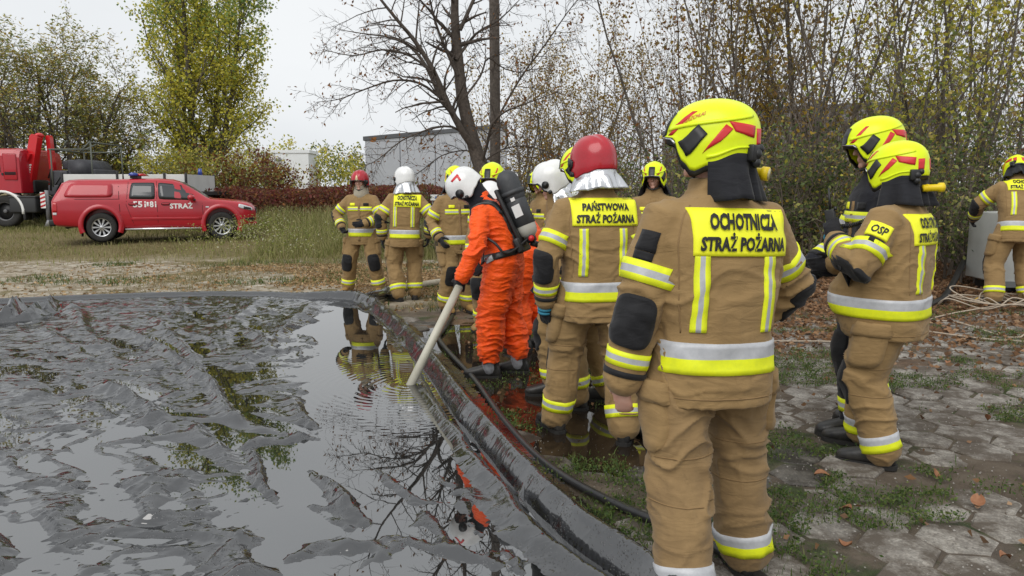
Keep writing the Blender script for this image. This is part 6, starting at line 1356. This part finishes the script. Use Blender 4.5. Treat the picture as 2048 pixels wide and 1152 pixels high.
    # --- boots and gloves
    for sd, sg in (('L', -1), ('R', 1)):
        boot(root, J['an' + sd], J['toe' + sd], P.get('bootk', 1.08), P.get('boot'), .009 if lod < 2 else .014, P.get('toecap'))
        if not P.get('bare' + sd) and not P.get('noglove' + sd):
            el, wr = J['el' + sd], J['wr' + sd]; d = (wr - el).normalized(); q = P.get('glove' + sd, {}); g = MB(); hd = Vector(q.get('d', d)).normalized()
            hand_pieces(g, wr + d * .02, hd, q.get('n', (-sg, .2, 0)), q.get('t', sg), q.get('curl', .5), 1.18)
            g.caps_tube([wr - d * .04, wr + d * .03], [.050, .045], 14)
            me, _ = remesh(g, .0065 if lod < 2 else .010, 2); go = add_mesh('glove', me, root, (M['glove'],))
            if q.get('knit'):
                k = MB()
                for a in (.0, .022, .044): k.tube([wr + d * (.03 + a) - Vector((.0, .0, .0)), wr + d * (.043 + a)], .050 - a * .1, 16)
                k.build('glove_knit', [M['glove_blue']], go)
    # --- helmet
    h = P['helmet']; J['helmet'] = helmet(root, HM, h[0], h[1], lod, seed, **(h[2] if len(h) > 2 else {}))
    if P.get('hood'):
        g = MB(); g.ell(hc - hu * .02 - hf * .01, (.092, .108, .12), RM, 24, 16); g.caps_tube([hc - hu * .05 - hf * .03, nk, at(.50)], [.09, .095, .12], 18)
        me, _ = remesh(g, .012, 3, wrinkle(14, .006, seed + 8)); add_mesh('hood', me, root, (P['hood'],))
    if P.get('strap'):
        g = MB(); g.tube([hh(-.083, .0, .01), hh(-.078, .015, -.06), hh(-.045, .06, -.112), hh(0, .085, -.122), hh(.045, .06, -.112), hh(.078, .015, -.06), hh(.083, .0, .01)], .009, 8); g.build('chin_strap', [M['plastic']], root)
    if P.get('scarf'):
        g = MB(); g.caps_tube([at(.50), at(.60), hc - hu * .07], [.115, .105, .085], 18); me, _ = remesh(g, .013, 3, wrinkle(16, .008, seed + 4)); add_mesh('neck_scarf', me, root, (P['scarf'],))
    return root, J
# ================================================================== the firefighters, where they stand
M['beige'] = fabric('beige_neck_cloth', (.42, .38, .30), (.33, .29, .22))
G_ALL = 'firefighters round the black basin'
OSP, PSP = ('OCHOTNICZA', 'STRAŻ POŻARNA'), ('PAŃSTWOWA', 'STRAŻ POŻARNA')
def place(px, Y, z=0.):
    v = dp(px, 600, Y); return (v.x, Y, z + gz(v.x, Y))
def to_local(loc, rz, sc, w):
    return Matrix.Rotation(-R(rz), 3, 'Z') @ (Vector(w) - Vector(loc)) / sc
def breathing_set(J, loc, rz, sc, label):
    root = empty('breathing_apparatus', loc, R(rz), label, 'breathing apparatus', 'breathing sets on the orange suits', sc); at, basis, bv = J['at'], J['basis'], J['jb']
    r, f, u = basis(.3); a, b = at(.13) - f * .265, at(.62) - f * .285; d = (b - a).normalized(); n = 24
    q = MB(); q.tube([a + d * .07, a + d * .075, a + d * .40], [.082, .088, .088], n); cy = q.build('cylinder', [M['bottle']], root)
    q = MB(); q.caps_tube([a + d * .035, a + d * .10], [.083, .084], n); q.build('cylinder_end', [M['bottle_end']], cy)
    q = MB(); q.caps_tube([a + d * .33, a + d * .46], [.098, .095], n); q.tube([a + d * .335, a + d * .375], .104, n); q.build('cylinder_cover', [M['bottle']], cy)
    q = MB(); q.box(a + d * .20 - r * .089, (.006, .07, .10), Matrix((r, f, d)).transposed()); q.build('cylinder_label', [M['print_white']], cy)
    q = MB(); q.box(a + d * .30 - r * .090, (.006, .035, .03), Matrix((r, f, d)).transposed()); q.build('cylinder_label', [M['print_white']], cy)
    rt = Matrix((r, f, u)).transposed()
    q = MB(); q.box(at(.30) - f * .178, (.26, .035, .52), rt, bev=.015); q.box(at(.07) - f * .185, (.34, .06, .13), rt, bev=.02); q.build('back_plate', [M['plastic']], root)
    q = MB(); v = a - d * .02; q.tube([a + d * .0, v - d * .05], .025, 12); q.box(v - d * .03 + r * .02, (.10, .07, .06), rt, bev=.015); q.tube([v - d * .03, v - d * .03 - r * .12 - f * .03], .03, 12); q.tube([v - d * .06 - r * .05, v - d * .10 - r * .06 - f * .05], .026, 12); q.build('valve', [M['plastic']], root)
    q = MB(); q.tube([v - d * .03 - r * .12 - f * .03, v - d * .03 - r * .145 - f * .035], .024, 12); q.build('valve_knob', [M['decal']], root)
    q = MB(); q.tube(smooth_path([v - d * .02 - r * .08, at(.05) - r * .24 - f * .10, at(.18) - r * .26 - f * .02, at(.36) - r * .22 + f * .12]), .011, 8); q.build('air_hose', [M['plastic']], root)
    for sg in (-1, 1):
        ribbon(bv, [at(.06) - f * .2 + r * sg * .10, at(.30) - f * .2 + r * sg * .12, at(.45) - f * .16 + r * sg * .13, at(.53) - f * .02 + r * sg * .14, at(.46) + f * .13 + r * sg * .14, at(.30) + f * .2 + r * sg * .15, at(.10) + f * .2 + r * sg * .19], .055, .014, 'shoulder_strap', M['plastic'], root, 42)
    ring(bv, at(-.1), at(.25), .17, [(.055, 0)], .2, 'waist_belt', (M['plastic'],), root, n=44, cap=1.35, axes=(.245, .20), off=.010)
    q = MB(); c = at(.07) - r * .235 + f * .06; q.box(c, (.02, .07, .05), rt, bev=.006); q.build('buckle', [M['metal']], root)
    return root
def folk():
    bx = dict(group=G_ALL)
    # nearest man, back to the camera, looking left
    person(dict(bx, loc=place(1420, 2.74), rz=12, scale=1.01, hipz=.965, legbulk=.90, lod=0, seed=11, bulk=1.10, shw=.178, lean=2, side=1.5, twist=3, wr=1.5, worn=True, legband='sy', legz=.055, label='nearest firefighter, back turned, large yellow back label, yellow helmet turned left',
        footL=(-.15, -.17, 10), footR=(.235, .10, -6), head=(64, -3, 0), patch=(*OSP, (.385, .165, .03, .405)), handL=(-.335, .0, .865), poleL=(-1, -.5, -.1), bareL=dict(n=(.6, .7, 0), t=-1, curl=.55, d=(.12, .10, -1)), handR=(.27, .25, 1.0), poleR=(1, -.45, .0), gloveR=dict(n=(-1, 0, 0)), padoutL=(-.2, -1.1, 0), padoutR=(.3, -.6, 0),
        helmet=('modern', M['h_yel'], dict(text='OSP WIERZCHLAS', torch=((.10, -.10, -.075), (.065, -.21, -.085)))), toecap=M['boot_toe'], sleeve_tab=1))
    # red helmet with the aluminised curtain
    person(dict(bx, loc=place(1190, 4.64), rz=10, scale=1.055, lod=0, seed=12, bulk=1.0, shw=.18, lean=2, twist=2, wr=1.1, label='firefighter in red helmet with silver neck flap, back turned, left of the nearest man', footL=(-.20, .17, 12), footR=(.16, -.12, -22), head=(26, 2, 0), patch=(*PSP, (.40, .16, .02, .425)),
        handL=(-.30, .02, .86), poleL=(-.8, -.7, 0), gloveL=dict(n=(.8, .5, 0), knit=1, curl=.6), handR=(.30, .08, .88), helmet=('classic', M['h_red'], dict(curtain='silver', curt_len=.12))))
    # man with the radio, at right
    L3 = place(1782, 4.18); _, J3 = person(dict(bx, loc=L3, rz=50, scale=1.0, lod=0, seed=13, bulk=1.14, shw=.18, belly=.8, legbulk=.92, lean=-1, twist=-6, wr=1.2, legband='sy', legz=.04, label='stout firefighter at right holding a radio to his chest', footL=(-.14, -.02, 8), footR=(.17, .16, 4), head=(-18, 0, 0), patch=(*OSP, (.37, .165, .0, .40)),
        handL=(-.20, .25, 1.26), poleL=(-.75, -.25, -.8), gloveL=dict(d=(.12, .35, .95), n=(.9, .25, -.1), t=-1, knit=1, curl=1.0), handR=(.16, .36, 1.12), poleR=(1, -.3, -.7), helmet=('modern', M['h_yel'], dict(torch=((-.02, -.16, -.09), (.07, -.22, -.085))))))
    jb, el, sh = J3['jb'], J3['elL'], J3['shL']; up = (sh - el).normalized(); out = Vector((-1, -.25, .1)); out = (out - up * out.dot(up)).normalized(); c = sh.lerp(el, .34)
    lab = patch(jb, c, up.cross(out), up, .115, .085, 'sleeve_label', (M['ylab'],), J3['jac'], 12, 8, .009, lim=.2, back=.25); lb_ = BVHTree.FromPolygons([v.co.copy() for v in lab.data.vertices], [tuple(q.vertices) for q in lab.data.polygons]); text_on(lb_, c, up.cross(out), up, .085, .05, 'OSP', '', M['ink'], J3['jac'], .003, .03, .1, lim=.2, join=lab, back=.25)
    c = sh.lerp(el, .54); patch(jb, c, up.cross(out), up, .10, .03, 'sleeve_tab', (M['black'],), J3['jac'], 4, 2, .006, lim=.2, back=.25)
    hand = J3['wrL'] + Vector((.02, .04, .095)); rd = empty('radio', L3, R(50), 'black handheld radio with short antenna gripped by the stout man', 'radio'); q = MB(); q.box(hand + Vector((.045, .02, .03)), (.035, .055, .13), Matrix.Rotation(R(-12), 3, 'X'), bev=.006); b = q.build('radio_body', [M['plastic']], rd)
    q = MB(); q.tube([hand + Vector((.045, .03, .09)), hand + Vector((.045, .045, .22))], [.008, .005], 8); q.build('antenna', [M['plastic']], rd); q = MB(); q.tube([hand + Vector((.045, .0, .09)), hand + Vector((.045, .003, .112))], .009, 8); q.build('knob', [M['plastic']], rd)
    a, b_ = hand + Vector((.05, -.0, .0)), J3['at'](.53) + Vector((-.10, .02, .03)); cc = []
    for k in range(220):
        t = k / 219; p = a.lerp(b_, t) + Vector((0, 0, -.05 * math.sin(math.pi * t))); cc.append(p + Vector((math.cos(k * .9), 0, math.sin(k * .9))) * .012)
    q = MB(); q.tube(cc, .0036, 5); q.build('coiled_cord', [M['plastic']], rd)
    # man in the dark jacket behind him
    person(dict(bx, loc=place(1742, 4.75), rz=86, scale=1.105, lod=1, seed=14, kit='navy', lean=0, label='firefighter in dark navy jacket seen in profile, yellow helmet with dark visor, face looking left', face=True, strap=True, footL=(-.14, .10, 0), footR=(.14, -.1, 0), head=(0, 6, 0), handL=(-.12, .30, .98), handR=(.12, .3, .98), helmet=('modern', M['h_yel'], dict()), front=True))
    # bending man at the right edge
    person(dict(bx, loc=place(2022, 8.9), rz=-8, scale=1.03, lod=1, seed=15, lean=24, side=5, label='firefighter bending forward at the right edge before the grey tank', footL=(-.22, -.04, 22), footR=(.18, .02, -10), head=(-12, 40, 0), patch=(*OSP, (.38, .16, .02, .43)), handL=(-.26, .50, 1.02), poleL=(-1, .0, -.3), handR=(.2, .55, .95), poleR=(1, 0, -.3), helmet=('modern', M['h_yel'], dict()), toecap=M['boot_toe']))
    # orange suit with the suction pipe
    L6 = place(1008, 6.27); hw = Vector(dp(919, 572, 6.0)); hl = to_local(L6, 78, 1.02, hw + Vector((.025, -.055, .085))); _, J6 = person(dict(bx, loc=L6, rz=78, scale=1.02, lod=0, seed=16, kit='orange', bulk=.98, lean=27, hipz=.945, wr=1.0, label='person in orange hazmat suit and white helmet stooping with a pale pipe', face=False, hood=M['navy'], footL=(-.10, .10, 6), footR=(.12, -.10, 2), hem=.10, head=(10, 48, 0), handL=hl, poleL=(-.5, -.8, .2), gloveL=dict(d=(.35, .30, -1), n=(.9, .1, 0), t=-1, curl=1.15), handR=(.18, .20, .95), poleR=(.7, -.8, 0), helmet=('classic', M['h_white'], dict(curtain=None, chev=True))))
    breathing_set(J6, L6, 78, 1.02, 'breathing apparatus with dark cylinder on the back of the stooping orange suit')
    # second orange suit beyond
    L11 = place(1062, 7.35); _, J = person(dict(bx, loc=L11, rz=72, scale=1.0, lod=1, seed=17, kit='orange', bulk=.98, lean=42, label='second person in orange hazmat suit, mostly hidden behind the one with the pipe', hood=M['navy'], footL=(-.10, .05, 0), footR=(.12, -.12, 0), hem=.10, head=(5, 40, 0), handL=(-.2, .42, .86), handR=(.15, .5, .9), helmet=('classic', M['h_white'], dict(curtain=None))))
    # pair by the far corner
    person(dict(bx, loc=place(728, 11.3), rz=176, scale=1.03, lod=1, seed=18, label='firefighter facing the camera with legs apart, red helmet with pale front emblem', face=True, strap=True, scarf=M['beige'], footL=(-.24, .02, 12), footR=(.25, -.02, -12), head=(-4, 6, 0), handR=(.26, .16, 1.0), poleR=(1, -.6, .1), handL=(-.13, .27, 1.06), poleL=(-1, -.5, -.1), gloveR=dict(n=(-.6, .6, 0), curl=.8), gloveL=dict(n=(0, -1, 0), d=(.8, .3, -.1)), helmet=('classic', M['h_red'], dict(curtain=None, emblem=True)), boot=M['boot_tan']))
    person(dict(bx, loc=place(812, 10.6), rz=2, scale=1.045, lod=1, seed=19, label='firefighter with white helmet and silver neck flap, back turned, beside the red helmeted one', footL=(-.10, -.08, 40), footR=(.12, .10, 0), head=(48, 0, 0), lean=3, side=2, patch=(*OSP, (.36, .17, .04, .41)), handL=(-.31, .0, .88), poleL=(-1, -.6, 0), handR=(.33, .0, .90), poleR=(1, -.5, 0), helmet=('classic', M['h_white'], dict(curtain='silver', curt_len=.16))))
    # the group in the middle
    person(dict(bx, loc=place(912, 9.6), rz=-152, scale=1.03, lod=1, seed=20, label='firefighter half hidden by the stooping helmet, sleeve with yellow bands, tan boots', face=True, footL=(-.14, .06, 0), footR=(.14, .0, 0), head=(-6, 6, 0), handL=(-.22, .2, .92), handR=(.27, .12, .95), helmet=('modern', M['h_yel'], dict()), boot=M['boot_tan']))
    person(dict(bx, loc=place(987, 8.4), rz=158, scale=1.04, lod=1, seed=21, label='firefighter directly behind the stooping orange suit, only yellow helmet and legs showing', face=True, footL=(-.14, .06, 0), footR=(.14, .0, 0), head=(6, 8, 0), helmet=('modern', M['h_yel'], dict()), boot=M['boot_tan']))
    person(dict(bx, loc=place(1086, 9.1), rz=118, scale=1.0, lod=1, seed=22, label='firefighter behind the air cylinder, dark helmet front left of the big white helmet', face=True, footL=(-.14, .06, 0), footR=(.14, .0, 0), head=(0, 10, 0), handL=(-.2, .25, 1.0), handR=(.2, .2, 1.0), helmet=('modern', M['h_yel'], dict()), boot=M['boot_tan']))
    person(dict(bx, loc=place(1128, 5.75), rz=88, scale=1.0, lod=1, seed=23, label='firefighter in white helmet with silver flap looking down, left of the red helmet', face=True, scarf=M['tan'], footL=(-.12, .08, 0), footR=(.14, -.1, 0), head=(0, 17, 0), lean=5, handL=(-.24, .10, .87), handR=(.2, .12, .9), helmet=('classic', M['h_white'], dict(curtain='silver', curt_len=.12))))
    person(dict(bx, loc=place(1182, 5.35), rz=70, scale=1.05, lod=1, seed=24, label='firefighter wedged between white and red helmets, only the yellow helmet showing', face=True, strap=True, footL=(-.12, .08, 0), footR=(.14, -.1, 0), head=(4, 8, 0), lean=2, helmet=('modern', M['h_yel'], dict())))
    person(dict(bx, loc=place(1303, 8.3), rz=164, scale=1.03, lod=1, seed=25, label='firefighter with young face turned this way, yellow helmet, standing by the green shrubs', face=True, strap=True, footL=(-.12, .08, 0), footR=(.14, -.1, 0), head=(-4, 4, 0), handL=(-.2, .25, 1.0), handR=(.2, .2, 1.0), helmet=('modern', M['h_yel'], dict())))
    # the suction pipe in his hand
    a = hw + Vector((.0, -.03, .0)); b = Vector((STICK.x, STICK.y, ZW)); d = (b - a).normalized(); q = MB(); q.tube([a - d * .02, b + d * .08], .034, 16); q.tube([a - d * .02, a + d * .02], .0365, 16); q.tube([a + d * 1.1, a + d * 1.13], .036, 16); tag(q.build('suction_pipe', [pvc]), 'long pale pipe slanting from the orange suit\'s hand into the water', 'pipe')
folk()
